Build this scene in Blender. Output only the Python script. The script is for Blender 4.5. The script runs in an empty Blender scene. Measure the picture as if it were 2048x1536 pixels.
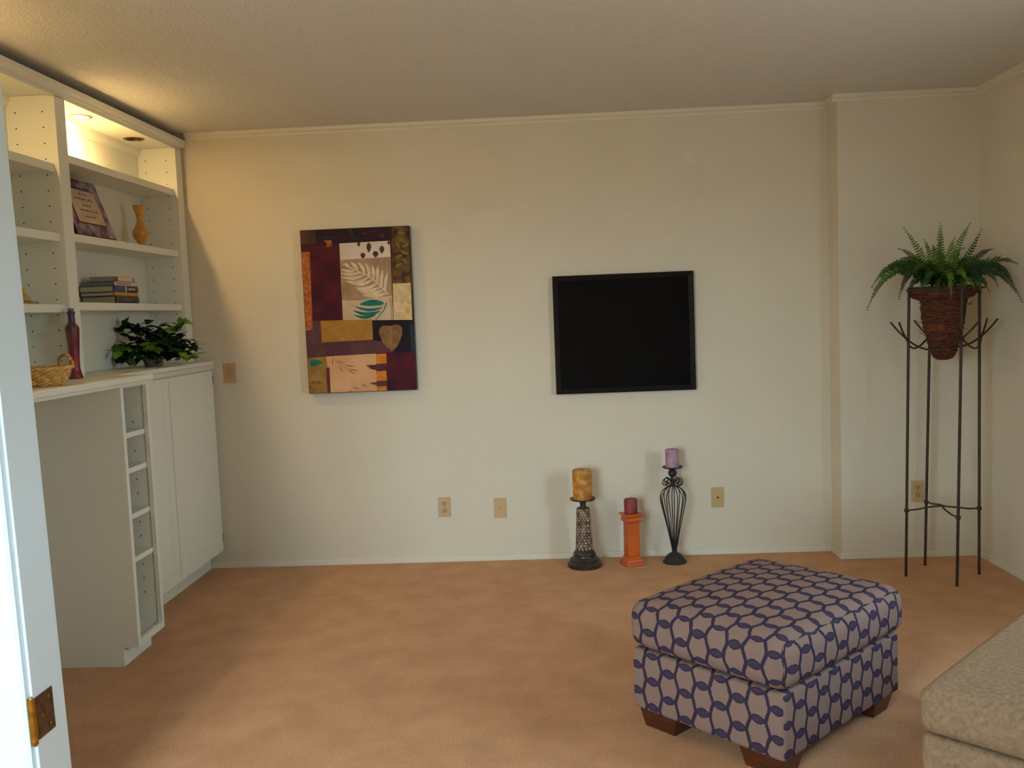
import bpy, bmesh, math, random
from mathutils import Vector, Matrix
random.seed(7)
S = bpy.context.scene
COL = S.collection

# ------------------------------------------------------------------ camera
CAM = (1.140558, -5.073615, 1.383482); YAW, PITCH, ROLL, FPX = -0.043745, -0.076781, -0.039931, 1835.41
cd = bpy.data.cameras.new('camera'); cam = bpy.data.objects.new('camera', cd); COL.objects.link(cam)
cd.sensor_fit = 'HORIZONTAL'; cd.sensor_width = 36.0; cd.lens = FPX / 2048 * 36.0; cd.clip_start = 0.05
fw = Vector((math.sin(YAW)*math.cos(PITCH), math.cos(YAW)*math.cos(PITCH), math.sin(PITCH)))
rt = Vector((math.cos(YAW), -math.sin(YAW), 0)); up = rt.cross(fw)
r2 = math.cos(ROLL)*rt + math.sin(ROLL)*up; u2 = -math.sin(ROLL)*rt + math.cos(ROLL)*up
M = Matrix((r2, u2, -fw)).transposed().to_4x4(); M.translation = Vector(CAM); cam.matrix_world = M
S.camera = cam

# ------------------------------------------------------------------ world and light
SKY_COL = (0.66, 0.92, 1.08); SKY_STR = 25.0; GROUND_COL = (.26, .27, .24)
LAMP_COL = (1.0, 0.69, 0.31); LAMP_W = 18.0
w = bpy.data.worlds.new('overcast_sky'); S.world = w; w.use_nodes = True
bg = w.node_tree.nodes['Background']; bg.inputs[1].default_value = SKY_STR
_n = w.node_tree.nodes; _l = w.node_tree.links          # overcast sky above the horizon, dull garden ground below it
_tc = _n.new('ShaderNodeTexCoord'); _sp = _n.new('ShaderNodeSeparateXYZ'); _l.new(_tc.outputs['Generated'], _sp.inputs[0])
_cr = _n.new('ShaderNodeValToRGB'); _mr = _n.new('ShaderNodeMapRange'); _mr.inputs['From Min'].default_value = -1; _l.new(_sp.outputs['Z'], _mr.inputs['Value']); _l.new(_mr.outputs[0], _cr.inputs[0])
_e = _cr.color_ramp.elements; _e[0].position = .49; _e[0].color = (*GROUND_COL, 1); _e[1].position = .51; _e[1].color = (*SKY_COL, 1)
_l.new(_cr.outputs[0], bg.inputs[0])
S.view_settings.view_transform = 'Standard'; S.view_settings.look = 'None'
S.view_settings.exposure = 0.0; S.view_settings.gamma = 1.0; S.view_settings.use_curve_mapping = False
# window openings (right wall: y0,y1,z0,z1; front wall: x0,x1,z0,z1)
WIN_R = (-3.3, -2.6, 0.5, 2.1); WIN_F = (-1.02, 0.25, 0.5, 2.2)
H = 2.44; XL, XR, YF = -1.07, 3.382, -5.8; X1, YB = 2.661, -0.171
def portal(name, loc, rot, sx, sy):
    l = bpy.data.lights.new(name, 'AREA'); l.shape = 'RECTANGLE'; l.size = sx; l.size_y = sy; l.energy = 1
    l.cycles.is_portal = True
    o = bpy.data.objects.new(name, l); COL.objects.link(o); o.location = loc; o.rotation_euler = rot
portal('window_portal', (XR+0.09, (WIN_R[0]+WIN_R[1])/2, (WIN_R[2]+WIN_R[3])/2), (0, math.pi/2, 0), WIN_R[3]-WIN_R[2], WIN_R[1]-WIN_R[0])
portal('window_portal', ((WIN_F[0]+WIN_F[1])/2, YF-0.09, (WIN_F[2]+WIN_F[3])/2), (math.pi/2, 0, 0), WIN_F[1]-WIN_F[0], WIN_F[3]-WIN_F[2])

# ------------------------------------------------------------------ materials
def srgb(r, g, b):
    f = lambda c: (c/12.92 if c <= .04045 else ((c+.055)/1.055)**2.4)
    return (f(r/255), f(g/255), f(b/255))
MATS = {}
def mat(name, c, rough=.6, c2=None, scale=20, detail=4, bump=0, bscale=None, metal=0, spec=.5, coat=0, lo=.35, hi=.65, emit=None, stretch=None, coords='Object'):
    if name in MATS: return MATS[name]
    m = bpy.data.materials.new(name); m.use_nodes = True; nt = m.node_tree; N = nt.nodes; L = nt.links
    b = N['Principled BSDF']; b.inputs['Base Color'].default_value = (*c, 1); b.inputs['Roughness'].default_value = rough
    b.inputs['Metallic'].default_value = metal; b.inputs['Specular IOR Level'].default_value = spec
    if coat: b.inputs['Coat Weight'].default_value = coat; b.inputs['Coat Roughness'].default_value = .1
    tc = N.new('ShaderNodeTexCoord'); src = tc.outputs[coords]
    if stretch:
        mp = N.new('ShaderNodeMapping'); mp.inputs['Scale'].default_value = stretch; L.new(src, mp.inputs[0]); src = mp.outputs[0]
    if c2:
        n = N.new('ShaderNodeTexNoise'); n.inputs['Scale'].default_value = scale; n.inputs['Detail'].default_value = detail
        L.new(src, n.inputs['Vector'])
        r = N.new('ShaderNodeValToRGB'); r.color_ramp.elements[0].position = lo; r.color_ramp.elements[1].position = hi
        r.color_ramp.elements[0].color = (*c, 1); r.color_ramp.elements[1].color = (*c2, 1)
        L.new(n.outputs['Fac'], r.inputs['Fac']); L.new(r.outputs['Color'], b.inputs['Base Color'])
    if bump:
        n = N.new('ShaderNodeTexNoise'); n.inputs['Scale'].default_value = bscale or scale; n.inputs['Detail'].default_value = 3
        L.new(src, n.inputs['Vector'])
        bp = N.new('ShaderNodeBump'); bp.inputs['Strength'].default_value = 1; bp.inputs['Distance'].default_value = bump
        L.new(n.outputs['Fac'], bp.inputs['Height']); L.new(bp.outputs['Normal'], b.inputs['Normal'])
    if emit:
        b.inputs['Emission Color'].default_value = (*emit[0], 1); b.inputs['Emission Strength'].default_value = emit[1]
    MATS[name] = m; return m

def wall_material():
    m = mat('wall_paint', (.69, .61, .475), .75, (.715, .63, .49), 2.5, 3, bump=.0011, bscale=140, spec=.25)
    nt = m.node_tree; N = nt.nodes; L = nt.links; b = N['Principled BSDF']
    prev = b.inputs['Base Color'].links[0].from_socket
    geo = N.new('ShaderNodeNewGeometry')
    # patched filler spot and scuff marks left on the wall
    for (px, pz, r, colr, k) in ((1.924, 2.182, .042, (.75, .67, .55), .55), (.559, 1.787, .022, (.72, .57, .33), .4),
                                 (.617, 1.745, .02, (.70, .56, .34), .4), (.62, 1.78, .012, (.70, .55, .34), .35), (1.79, 1.76, .02, (.76, .64, .50), .4)):
        d = N.new('ShaderNodeVectorMath'); d.operation = 'DISTANCE'; d.inputs[1].default_value = (px, 0, pz); L.new(geo.outputs['Position'], d.inputs[0])
        mr = N.new('ShaderNodeMapRange'); mr.inputs['From Min'].default_value = r*.55; mr.inputs['From Max'].default_value = r
        mr.inputs['To Min'].default_value = k; mr.inputs['To Max'].default_value = 0; L.new(d.outputs['Value'], mr.inputs['Value'])
        mx = N.new('ShaderNodeMix'); mx.data_type = 'RGBA'; L.new(mr.outputs['Result'], mx.inputs['Factor'])
        L.new(prev, mx.inputs['A']); mx.inputs['B'].default_value = (*colr, 1); prev = mx.outputs['Result']
    L.new(prev, b.inputs['Base Color']); return m
M_WALL = wall_material()
M_CEIL = mat('ceiling_texture', (.77, .735, .685), .9, (.69, .655, .61), 120, 5, bump=.006, bscale=95, spec=.1)
M_TRIM = mat('trim_paint', (.73, .655, .52), .5, spec=.4)
M_WHITE = mat('cabinet_paint', (.84, .82, .71), .45, (.82, .80, .69), 3, 2, spec=.4)
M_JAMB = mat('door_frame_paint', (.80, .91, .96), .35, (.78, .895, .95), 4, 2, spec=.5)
M_DARKHOLE = mat('peg_hole_dark', (.03, .025, .02), .9)

def carpet_material():
    m = mat('carpet', (.86, .46, .235), .95, (.75, .385, .19), 6, 7, bump=.006, bscale=420, spec=.05, lo=.36, hi=.64)
    nt = m.node_tree; N = nt.nodes; L = nt.links; b = N['Principled BSDF']
    prev = b.inputs['Base Color'].links[0].from_socket
    tc = N.new('ShaderNodeTexCoord'); n = N.new('ShaderNodeTexNoise'); n.inputs['Scale'].default_value = 150; n.inputs['Detail'].default_value = 3
    L.new(tc.outputs['Object'], n.inputs['Vector'])
    r = N.new('ShaderNodeValToRGB'); r.color_ramp.elements[0].position = .3; r.color_ramp.elements[1].position = .7
    r.color_ramp.elements[0].color = (.80, .78, .76, 1); r.color_ramp.elements[1].color = (1.12, 1.1, 1.08, 1)
    L.new(n.outputs['Fac'], r.inputs['Fac'])
    mx = N.new('ShaderNodeMix'); mx.data_type = 'RGBA'; mx.blend_type = 'MULTIPLY'; mx.inputs['Factor'].default_value = 1
    L.new(prev, mx.inputs['A']); L.new(r.outputs['Color'], mx.inputs['B']); L.new(mx.outputs['Result'], b.inputs['Base Color'])
    b.inputs['Sheen Weight'].default_value = .15
    return m
M_CARPET = carpet_material()

# ------------------------------------------------------------------ mesh helpers
class MB:
    def __init__(s): s.v = []; s.f = []; s.m = []; s.uv = None
    def add(s, vs, fs, mi=0):
        o = len(s.v); s.v += [tuple(p) for p in vs]; s.f += [tuple(i+o for i in f) for f in fs]; s.m += [mi]*len(fs); return s
    def box(s, x0, x1, y0, y1, z0, z1, mi=0):
        v = [(x0,y0,z0),(x1,y0,z0),(x1,y1,z0),(x0,y1,z0),(x0,y0,z1),(x1,y0,z1),(x1,y1,z1),(x0,y1,z1)]
        return s.add(v, [(0,3,2,1),(4,5,6,7),(0,1,5,4),(1,2,6,5),(2,3,7,6),(3,0,4,7)], mi)
    def prism(s, poly, y0, y1, axis='y', mi=0):
        # poly: list of 2D points, extruded along axis; for 'y' poly=(x,z); 'x' poly=(y,z); 'z' poly=(x,y)
        n = len(poly)
        def P(a, b, t): return {'y': (a, t, b), 'x': (t, a, b), 'z': (a, b, t)}[axis]
        v = [P(a, b, y0) for a, b in poly] + [P(a, b, y1) for a, b in poly]
        fs = [tuple(range(n)), tuple(range(2*n-1, n-1, -1))] + [(i, n+i, n+(i+1) % n, (i+1) % n) for i in range(n)]
        return s.add(v, fs, mi)
    def lathe(s, prof, n=32, c=(0, 0, 0), rot=0, cap=True, mi=0, sx=1, sy=1):
        vs = []; fs = []
        for (r, z) in prof:
            for i in range(n):
                a = rot + 2*math.pi*i/n; vs.append((c[0]+sx*r*math.cos(a), c[1]+sy*r*math.sin(a), c[2]+z))
        k = len(prof)
        for j in range(k-1):
            for i in range(n): fs.append((j*n+i, j*n+(i+1) % n, (j+1)*n+(i+1) % n, (j+1)*n+i))
        if cap: fs.append(tuple(range(n-1, -1, -1))); fs.append(tuple((k-1)*n+i for i in range(n)))
        return s.add(vs, fs, mi)
    def tube(s, pts, r, n=8, closed=False, cap=True, mi=0):
        pts = [Vector(p) for p in pts]; k = len(pts); vs = []; fs = []; nrm = None
        rr = r if isinstance(r, (list, tuple)) else [r]*k
        for i, p in enumerate(pts):
            a = pts[(i-1) % k] if (closed or i) else p; b = pts[(i+1) % k] if (closed or i < k-1) else p
            t = (b-a).normalized()
            if nrm is None: nrm = t.orthogonal().normalized()
            nrm = (nrm - t*nrm.dot(t)).normalized(); bn = t.cross(nrm)
            for j in range(n):
                an = 2*math.pi*j/n; vs.append(p + rr[i]*(math.cos(an)*nrm + math.sin(an)*bn))
        for i in range(k if closed else k-1):
            i2 = (i+1) % k
            for j in range(n): fs.append((i*n+j, i*n+(j+1) % n, i2*n+(j+1) % n, i2*n+j))
        if cap and not closed: fs.append(tuple(range(n-1, -1, -1))); fs.append(tuple((k-1)*n+j for j in range(n)))
        return s.add(vs, fs, mi)
    def ball(s, c, r, n=16, m=10, mi=0, sz=1):
        prof = [(max(1e-4, r*math.sin(math.pi*j/m)), -sz*r*math.cos(math.pi*j/m)) for j in range(m+1)]
        return s.lathe(prof, n, c, mi=mi)
    def mesh(s, name, mats, off=(0, 0, 0), smooth=False):
        me = bpy.data.meshes.new(name); me.from_pydata([(a-off[0], b-off[1], c-off[2]) for a, b, c in s.v], [], s.f)
        for mm in (mats if isinstance(mats, (list, tuple)) else [mats]): me.materials.append(mm)
        me.polygons.foreach_set('material_index', s.m)
        if s.uv:
            l = me.uv_layers.new(name='UVMap')
            for i, q in enumerate(s.uv): l.data[i].uv = q
        if smooth: me.polygons.foreach_set('use_smooth', [True]*len(me.polygons))
        me.update(); return me

def link(name, data, parent=None, loc=None, rot=None):
    o = bpy.data.objects.new(name, data); COL.objects.link(o)
    if parent: o.parent = parent
    if loc: o.location = loc
    if rot: o.rotation_euler = rot
    return o
def origin(o):
    q = Vector((0, 0, 0))
    while o: q += o.location; o = o.parent
    return q
def part(name, mb, m, parent, smooth=False, bevel=0, local=False, label=None, seg=2):
    """mesh child; vertices given in world coordinates unless local=True"""
    off = (0, 0, 0) if local else tuple(origin(parent))
    o = link(name, mb.mesh(name, m, off, smooth), parent)
    fin(o, bevel, smooth, seg)
    if label: o['label'] = label
    return o
def fin(o, bevel=0, smooth=False, seg=2):
    if bevel:
        md = o.modifiers.new('bevel', 'BEVEL'); md.width = bevel; md.segments = seg; md.limit_method = 'ANGLE'; md.angle_limit = math.radians(40)
    elif smooth:
        try: o.data.set_sharp_from_angle(angle=math.radians(42))
        except Exception: pass
def thing(name, label, cat, loc=(0, 0, 0), rz=0, group=None):
    o = link(name, None, None, loc, (0, 0, rz)); o.empty_display_size = .05
    o['label'] = label; o['category'] = cat
    if group: o['group'] = group
    return o
def single(name, mb, m, label, cat, smooth=False, bevel=0, group=None, base=None):
    base = base or (0, 0, 0)
    o = link(name, mb.mesh(name, m, base, smooth), None, base); fin(o, bevel, smooth)
    o['label'] = label; o['category'] = cat
    if group: o['group'] = group
    return o
def struct(name, mb, m, label=None, bevel=0):
    o = link(name, mb.mesh(name, m)); o['kind'] = 'structure'; fin(o, bevel)
    if label: o['label'] = label
    return o

# ------------------------------------------------------------------ room shell
struct('floor', MB().box(XL-.1, XR+.1, YF-.1, .1, -.1, 0), M_CARPET, 'tan orange wall-to-wall carpet')
struct('ceiling', MB().box(XL-.1, XR+.1, YF-.1, .1, H, H+.1), M_CEIL, 'textured off-white ceiling')
struct('wall_back', MB().box(XL-.1, XR+.1, 0, .1, 0, H), M_WALL, 'long cream back wall')
struct('wall_back_right', MB().box(X1, XR, YB, 0, 0, H), M_WALL, 'shallow cream wall bump-out at the right')
struct('wall_left', MB().box(XL-.1, XL, YF, 0, 0, H), M_WALL, 'cream wall behind the built-in bookcase')
a, b, c, d = WIN_R
struct('wall_right', MB().box(XR, XR+.1, YF, a, 0, H).box(XR, XR+.1, b, 0, 0, H).box(XR, XR+.1, a, b, 0, c).box(XR, XR+.1, a, b, d, H), M_WALL, 'cream right wall')
a, b, c, d = WIN_F
struct('wall_front', MB().box(XL-.1, a, YF-.1, YF, 0, H).box(b, XR+.1, YF-.1, YF, 0, H).box(a, b, YF-.1, YF, 0, c).box(a, b, YF-.1, YF, d, H), M_WALL, 'wall behind the viewer')
struct('wall_doorway', MB().prism([(XL, 0), (-.2425, 0), (-.3015, H), (XL, H)], -2.80, -2.675, 'y'), M_WALL, 'short wall stub carrying the white door jamb')
# baseboards and crown trims
struct('baseboard_back', MB().box(-.84, X1, -.012, 0, 0, .035), M_TRIM, bevel=.003)
struct('baseboard_back_right', MB().box(X1-.012, XR, YB-.012, YB, 0, .035).box(X1-.012, X1, YB, -.012, 0, .035), M_TRIM, bevel=.003)
struct('baseboard_right', MB().box(XR-.012, XR, YF, YB-.012, 0, .035), M_TRIM, bevel=.003)
CR = [(0, 0), (-.006, 0), (-.010, .012), (-.022, .020), (-.026, .036), (0, .036)]
def crown_y(x0, x1, y):  # along x on a wall facing -y
    return MB().prism([(y+p, H-.036+q) for p, q in CR], x0, x1, 'x')
struct('trim_1', crown_y(-.83, X1, 0), M_TRIM, 'thin crown strip along the back wall')
struct('trim_2', crown_y(X1-.026, XR, YB).prism([(X1+p, H-.036+q) for p, q in CR], YB-.0, -.0, 'y'), M_TRIM, 'thin crown strip around the bump-out')
struct('trim_3', MB().prism([(XR+p, H-.036+q) for p, q in CR], YF, YB, 'y'), M_TRIM, 'thin crown strip on the right wall')

def glass_material():
    m = bpy.data.materials.new('window_glass'); m.use_nodes = True; nt = m.node_tree; N = nt.nodes
    N.remove(N['Principled BSDF']); t = N.new('ShaderNodeBsdfTransparent'); g = N.new('ShaderNodeBsdfGlossy'); g.inputs['Roughness'].default_value = .02
    x = N.new('ShaderNodeMixShader'); x.inputs[0].default_value = .06
    nt.links.new(t.outputs[0], x.inputs[1]); nt.links.new(g.outputs[0], x.inputs[2]); nt.links.new(x.outputs[0], N['Material Output'].inputs['Surface'])
    return m
M_GLASS = glass_material()
def window(name, axis, w):
    a, b, c, d = w; mid = (a+b)/2; t = .045
    fr = MB(); pa = MB()
    def bx(mb, p, q, z0, z1, e0, e1):
        if axis == 'x': mb.box(XR+e0, XR+e1, p, q, z0, z1)
        else: mb.box(p, q, YF-e1, YF-e0, z0, z1)
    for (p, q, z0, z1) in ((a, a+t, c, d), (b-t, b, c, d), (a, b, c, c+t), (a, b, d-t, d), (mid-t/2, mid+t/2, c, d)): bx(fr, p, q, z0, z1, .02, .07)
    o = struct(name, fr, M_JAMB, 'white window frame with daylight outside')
    for (p, q) in ((a+t, mid-t/2), (mid+t/2, b-t)):
        pa = MB(); bx(pa, p, q, c+t, d-t, .042, .048); pp = link('pane', pa.mesh('pane', M_GLASS), o)
window('window_1', 'x', WIN_R); window('window_2', 'y', WIN_F)

# door frame at the left edge of the view
df = link('door_1', None, None, (-.25, -2.74, 0)); DOOR_LEAN = -.024; df['kind'] = 'structure'; df['label'] = 'white door frame with brass hinge at the left edge'
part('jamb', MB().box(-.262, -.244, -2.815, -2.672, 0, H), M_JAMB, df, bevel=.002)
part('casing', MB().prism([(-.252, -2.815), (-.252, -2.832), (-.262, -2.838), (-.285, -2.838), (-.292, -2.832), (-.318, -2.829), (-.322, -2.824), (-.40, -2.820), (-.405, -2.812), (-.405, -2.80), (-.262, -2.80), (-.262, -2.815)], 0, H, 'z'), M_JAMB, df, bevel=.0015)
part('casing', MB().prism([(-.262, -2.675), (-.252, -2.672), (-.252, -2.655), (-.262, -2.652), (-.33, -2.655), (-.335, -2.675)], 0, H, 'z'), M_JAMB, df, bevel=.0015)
M_BRASS = mat('brass', srgb(190, 140, 50), .3, srgb(150, 105, 40), 60, 3, metal=.85)
M_BRONZE = mat('worn_brass_leaf', srgb(120, 95, 70), .35, srgb(85, 65, 50), 50, 3, metal=.7)
hg = part('hinge', MB().box(-.2445, -.2415, -2.806, -2.728, .322, .435), M_BRONZE, df, label='worn brass hinge leaf')
part('knuckle', MB().lathe([(.0085, .318), (.0085, .438)], 16, (-.2440, -2.824, 0)).lathe([(.0035, .312), (.006, .318)], 12, (-.244, -2.824, 0)).lathe([(.006, .438), (.0035, .444)], 12, (-.244, -2.824, 0)).box(-.247, -.2425, -2.822, -2.802, .322, .435), M_BRASS, hg, smooth=True)
for (yy, zz) in ((-2.75, .342), (-2.785, .378), (-2.75, .415)):
    s_ = MB().lathe([(.0045, 0), (.0045, .0012), (.003, .0018)], 12)
    o = link('screw', s_.mesh('screw', M_BRASS, smooth=True), hg, Vector((-.2416, yy, zz))-origin(hg), (0, math.pi/2, 0))
df.location.x += .019; df.rotation_euler = (0, DOOR_LEAN, 0)     # the frame stands slightly out of plumb
# ------------------------------------------------------------------ built-in bookcase
XB, XF = -1.06, -.852
bk = thing('bookcase', 'white built-in bookcase with open shelves above the counter', 'bookcase', (XB, -1.26, 1.185))
part('back_panel', MB().box(XL, XB, -2.50, -.02, 1.186, 2.40), M_WHITE, bk)
part('side_panel', MB().box(XB, XF, -.10, -.02, 1.186, 2.3515), M_WHITE, bk, bevel=.002)
part('scribe_strip', MB().box(XB, XF-.012, -.02, -.001, 1.186, 2.40), M_WHITE, bk, bevel=.002)
part('divider', MB().box(XB, XF, -1.317, -1.235, 1.186, 2.3515), M_WHITE, bk, bevel=.002)
part('side_panel', MB().box(XB, XF, -2.50, -2.42, 1.186, 2.3515), M_WHITE, bk, bevel=.002)
LAMPS = [(-.955, -.905, True, 'lit recessed downlight in the bookcase top, left of the dark one'), (-.955, -.365, False, 'unlit dark recessed downlight in the bookcase top near the back wall'),
         (-.955, -2.22, True, 'lit recessed downlight hidden over the bookcase bay by the door jamb')]
def top_panel():
    bm = bmesh.new(); y0, y1 = -2.50, -.02; z = 2.352; rh = .044
    holes = sorted(LAMPS, key=lambda q: q[1]); ys = [y0] + [(holes[i][1]+holes[i+1][1])/2 for i in range(2)] + [y1]
    mb = MB(); mb.box(XB, XF-.002, y0, y1, 2.397, 2.40); mb.box(XF-.004, XF-.002, y0, y1, z, 2.398); mb.box(XB, XB+.002, y0, y1, z, 2.398)
    for k, (lx, ly, on, lb) in enumerate(holes):
        n = 48; rim = []; outer = []
        for i in range(n):
            a = 2*math.pi*(i+.5)/n; dx, dy = math.cos(a), math.sin(a)
            rim.append((lx+rh*dx, ly+rh*dy, z))
            tx = ((XF-.003-lx)/dx if dx > 0 else (XB-lx)/dx) if abs(dx) > 1e-9 else 1e9
            ty = ((ys[k+1]-ly)/dy if dy > 0 else (ys[k]-ly)/dy) if abs(dy) > 1e-9 else 1e9
            t = min(tx, ty); outer.append((lx+t*dx, ly+t*dy, z))
        fs = [(i, n+i, n+(i+1) % n, (i+1) % n) for i in range(n)]
        mb.add(rim+outer, fs)
        corners = [(XB, ys[k]), (XF-.003, ys[k]), (XF-.003, ys[k+1]), (XB, ys[k+1])]
        for cxy in corners:  # fill the corner triangles
            best = sorted(range(n), key=lambda i: (outer[i][0]-cxy[0])**2+(outer[i][1]-cxy[1])**2)
            i0 = best[0]; i1 = best[1] if abs(best[1]-i0) in (1, n-1) else best[2]
            for i in range(n):
                j = (i+1) % n
                p, q = outer[i], outer[j]
                if abs(p[0]-q[0]) > 1e-6 and abs(p[1]-q[1]) > 1e-6:
                    cc = min(corners, key=lambda t_: (t_[0]-p[0])**2+(t_[1]-p[1])**2+(t_[0]-q[0])**2+(t_[1]-q[1])**2)
                    if cc == cxy: mb.add([p, q, (cxy[0], cxy[1], z)], [(0, 1, 2)])
    return mb
part('top_panel', top_panel(), M_WHITE, bk)
part('header', MB().box(XF-.02, XF, -2.50, -.02, 2.345, 2.40), M_WHITE, bk, bevel=.0015)
part('crown', MB().prism([(XF, 2.362), (XF+.008, 2.362), (XF+.010, 2.372), (XF+.018, 2.384), (XF+.020, 2.402), (XF-.02, 2.402), (XF-.02, 2.400), (XF, 2.400)], -2.50, -.001, 'y'), M_WHITE, bk)
part('back_moulding', MB().prism([(XB, 2.305), (XB+.006, 2.305), (XB+.010, 2.318), (XB+.018, 2.330), (XB+.022, 2.352), (XB, 2.352)], -2.42, -.10, 'y'), M_WHITE, bk)
for y0, y1, tops in ((-1.2345, -.1005, (2.128, 1.797, 1.505)), (-2.4195, -1.3175, (2.072, 1.788, 1.495))):
    for zt in tops: part('shelf', MB().box(XB, -.872, y0, y1, zt-.034, zt), M_WHITE, bk, bevel=.0015)
ph = MB()
for (yf) in (-.10, -1.317):
    for xx in (-.905, -1.02):
        for k in range(17):
            z = 1.26 + k*.064
            if z > 2.3 or any(t-.036 < z < t+.004 for t in (2.128, 1.797, 1.505)): continue
            ph.prism([(xx+.0032*math.cos(a*math.pi/4), z+.0032*math.sin(a*math.pi/4)) for a in range(8)], yf-.0006, yf+.001, 'y')
o = part('peg_holes', ph, M_DARKHOLE, bk); o['kind'] = 'stuff'
M_RING = mat('lamp_ring_bronze', srgb(110, 80, 45), .35, metal=.6)
M_BULB = mat('lamp_glow', (1, .9, .65), .5, emit=((1.0, .83, .50), 22))
M_BULBOFF = mat('lamp_reflector_gold', srgb(150, 115, 50), .25, metal=.8)
M_CAN = mat('lamp_can_dark', srgb(45, 32, 20), .5)
for lx, ly, on, lb in LAMPS:
    t = thing('recessed_light', lb, 'light', (lx, ly, 2.352), group='bookcase downlights')
    part('trim_ring', MB().lathe([(.036, .004), (.038, -.003), (.048, -.0035), (.052, -.0005), (.052, 0), (.044, .0), (.036, .004)], 40, cap=False), M_RING, t, smooth=True, local=True)
    part('can', MB().lathe([(.0435, .0), (.040, .02), (.030, .042), (.0001, .043)], 32, cap=False), M_RING if on else M_CAN, t, smooth=True, local=True)
    part('bulb', MB().lathe([(.0001, .016), (.022, .018), (.026, .024), (.020, .04), (.0001, .042)], 24, cap=False), M_BULB if on else M_BULBOFF, t, smooth=True, local=True)
    if on:
        l = bpy.data.lights.new('downlight', 'POINT'); l.energy = LAMP_W; l.color = LAMP_COL; l.shadow_soft_size = .014
        lo = link('downlight', l, t, (0, 0, .007))

# ------------------------------------------------------------------ counter and base cabinets
XC, XP, ZC = -.752, -.574, 1.185
ct = thing('countertop', 'long white counter with moulded edge that steps forward beyond the doors', 'countertop', (-.9, -1.3, 1.135))
part('top_slab', MB().box(XL, XC, -2.674, -.001, ZC-.022, ZC), M_WHITE, ct, bevel=.003)
part('top_slab', MB().box(XC+.0005, XP, -2.674, -1.19, ZC-.022, ZC+.0004), M_WHITE, ct, bevel=.003)
part('edge_moulding', MB().prism([(XC-.02, ZC-.046), (XC-.010, ZC-.046), (XC-.004, ZC-.034), (XC+.004, ZC-.0225), (XC-.02, ZC-.0225)], -1.19, -.001, 'y'), M_WHITE, ct)
part('edge_moulding', MB().prism([(XP-.012, ZC-.036), (XP-.008, ZC-.034), (XP-.003, ZC-.0225), (XP-.016, ZC-.0225), (XP-.016, ZC-.036)], -2.674, -1.19, 'y'), M_WHITE, ct)
single('support_panel', MB().box(XL, XP-.02, -2.674, -2.655, 0, ZC-.0225), M_WHITE, 'white upright panel holding the far counter end behind the door jamb', 'panel', base=(-.8, -2.665, 0))

bc = thing('base_cabinet', 'white base cabinet with two tall doors beside the back wall', 'cabinet', (-.9, -.6, 0))
part('body', MB().box(XL, -.772, -1.2165, -.001, .10, ZC-.0225), M_WHITE, bc, bevel=.001)
part('toe_kick', MB().box(XL, -.838, -1.2165, -.014, 0, .10), M_WHITE, bc)
def shaker(y0, y1, z0, z1, sl, rb, tp):
    d = part('door', MB().box(-.7715, -.755, y0+sl-.001, y1-sl+.001, z0+rb-.001, z1-tp+.001), M_WHITE, bc)
    fr = MB(); x0, x1 = -.7715, -.751
    fr.box(x0, x1, y0, y0+sl, z0, z1).box(x0, x1, y1-sl, y1, z0, z1).box(x0, x1, y0+sl, y1-sl, z0, z0+rb).box(x0, x1, y0+sl, y1-sl, z1-tp, z1)
    part('door_frame', fr, M_WHITE, d, bevel=.0012)
    return d
dr = shaker(-.622, -.035, .111, 1.132, .068, .075, .045)
part('hinge', MB().box(-.753, -.7495, -.0345, -.029, 1.055, 1.102), M_BRONZE, dr, label='small dark hinge')
part('hinge', MB().box(-.753, -.7495, -.0345, -.029, .16, .205), M_BRONZE, dr, label='small dark hinge')
shaker(-1.214, -.632, .111, 1.132, .068, .075, .045)

sc = thing('shelf_cabinet', 'narrow white open shelf cabinet standing forward at the end of the doors', 'cabinet', (-.82, -1.345, 0))
XN, XNT, YN0, YN1 = -.590, -.655, -1.472, -1.2175
ZT = ZC-.0225
side = [(XL, 0), (XNT-.008, 0), (XNT-.008, .08), (XN-.019, .08), (XN-.019, ZT), (XL, ZT)]
part('side_panel', MB().prism(side, YN0, YN0+.016, 'y'), M_WHITE, sc)
part('side_panel', MB().prism(side, YN1-.016, YN1, 'y'), M_WHITE, sc)
part('back_panel', MB().box(XL, XL+.012, YN0+.016, YN1-.016, .1, ZT), M_WHITE, sc)
part('stile', MB().box(XN-.019, XN, YN0, YN0+.024, .08, ZT), M_WHITE, sc, bevel=.001)
part('stile', MB().box(XN-.019, XN, YN1-.02, YN1, .08, ZT), M_WHITE, sc, bevel=.001)
part('rail', MB().box(XN-.019, XN, YN0+.024, YN1-.02, ZT-.018, ZT), M_WHITE, sc)
part('rail', MB().box(XN-.019, XN, YN0+.024, YN1-.02, .08, .108), M_WHITE, sc)
part('bottom_panel', MB().box(XL+.012, XN-.019, YN0+.016, YN1-.016, .085, .10), M_WHITE, sc)
part('toe_kick', MB().box(XNT-.012, XNT, YN0+.0005, YN1-.0005, 0, .0795), M_WHITE, sc)
for z in (.945, .799, .608, .427): part('shelf', MB().box(XL+.012, XN-.021, YN0+.0165, YN1-.0165, z-.011, z+.011), M_WHITE, sc, bevel=.001)
ph = MB()
for xx in (-.66, -.98):
    for k in range(13):
        z = .24 + k*.062
        if any(abs(z-t) < .017 for t in (.945, .799, .608, .427)): continue
        ph.prism([(xx+.0032*math.cos(a*math.pi/4), z+.0032*math.sin(a*math.pi/4)) for a in range(8)], YN1-.0166, YN1-.0155, 'y')
o = part('peg_holes', ph, M_DARKHOLE, sc); o['kind'] = 'stuff'

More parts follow.
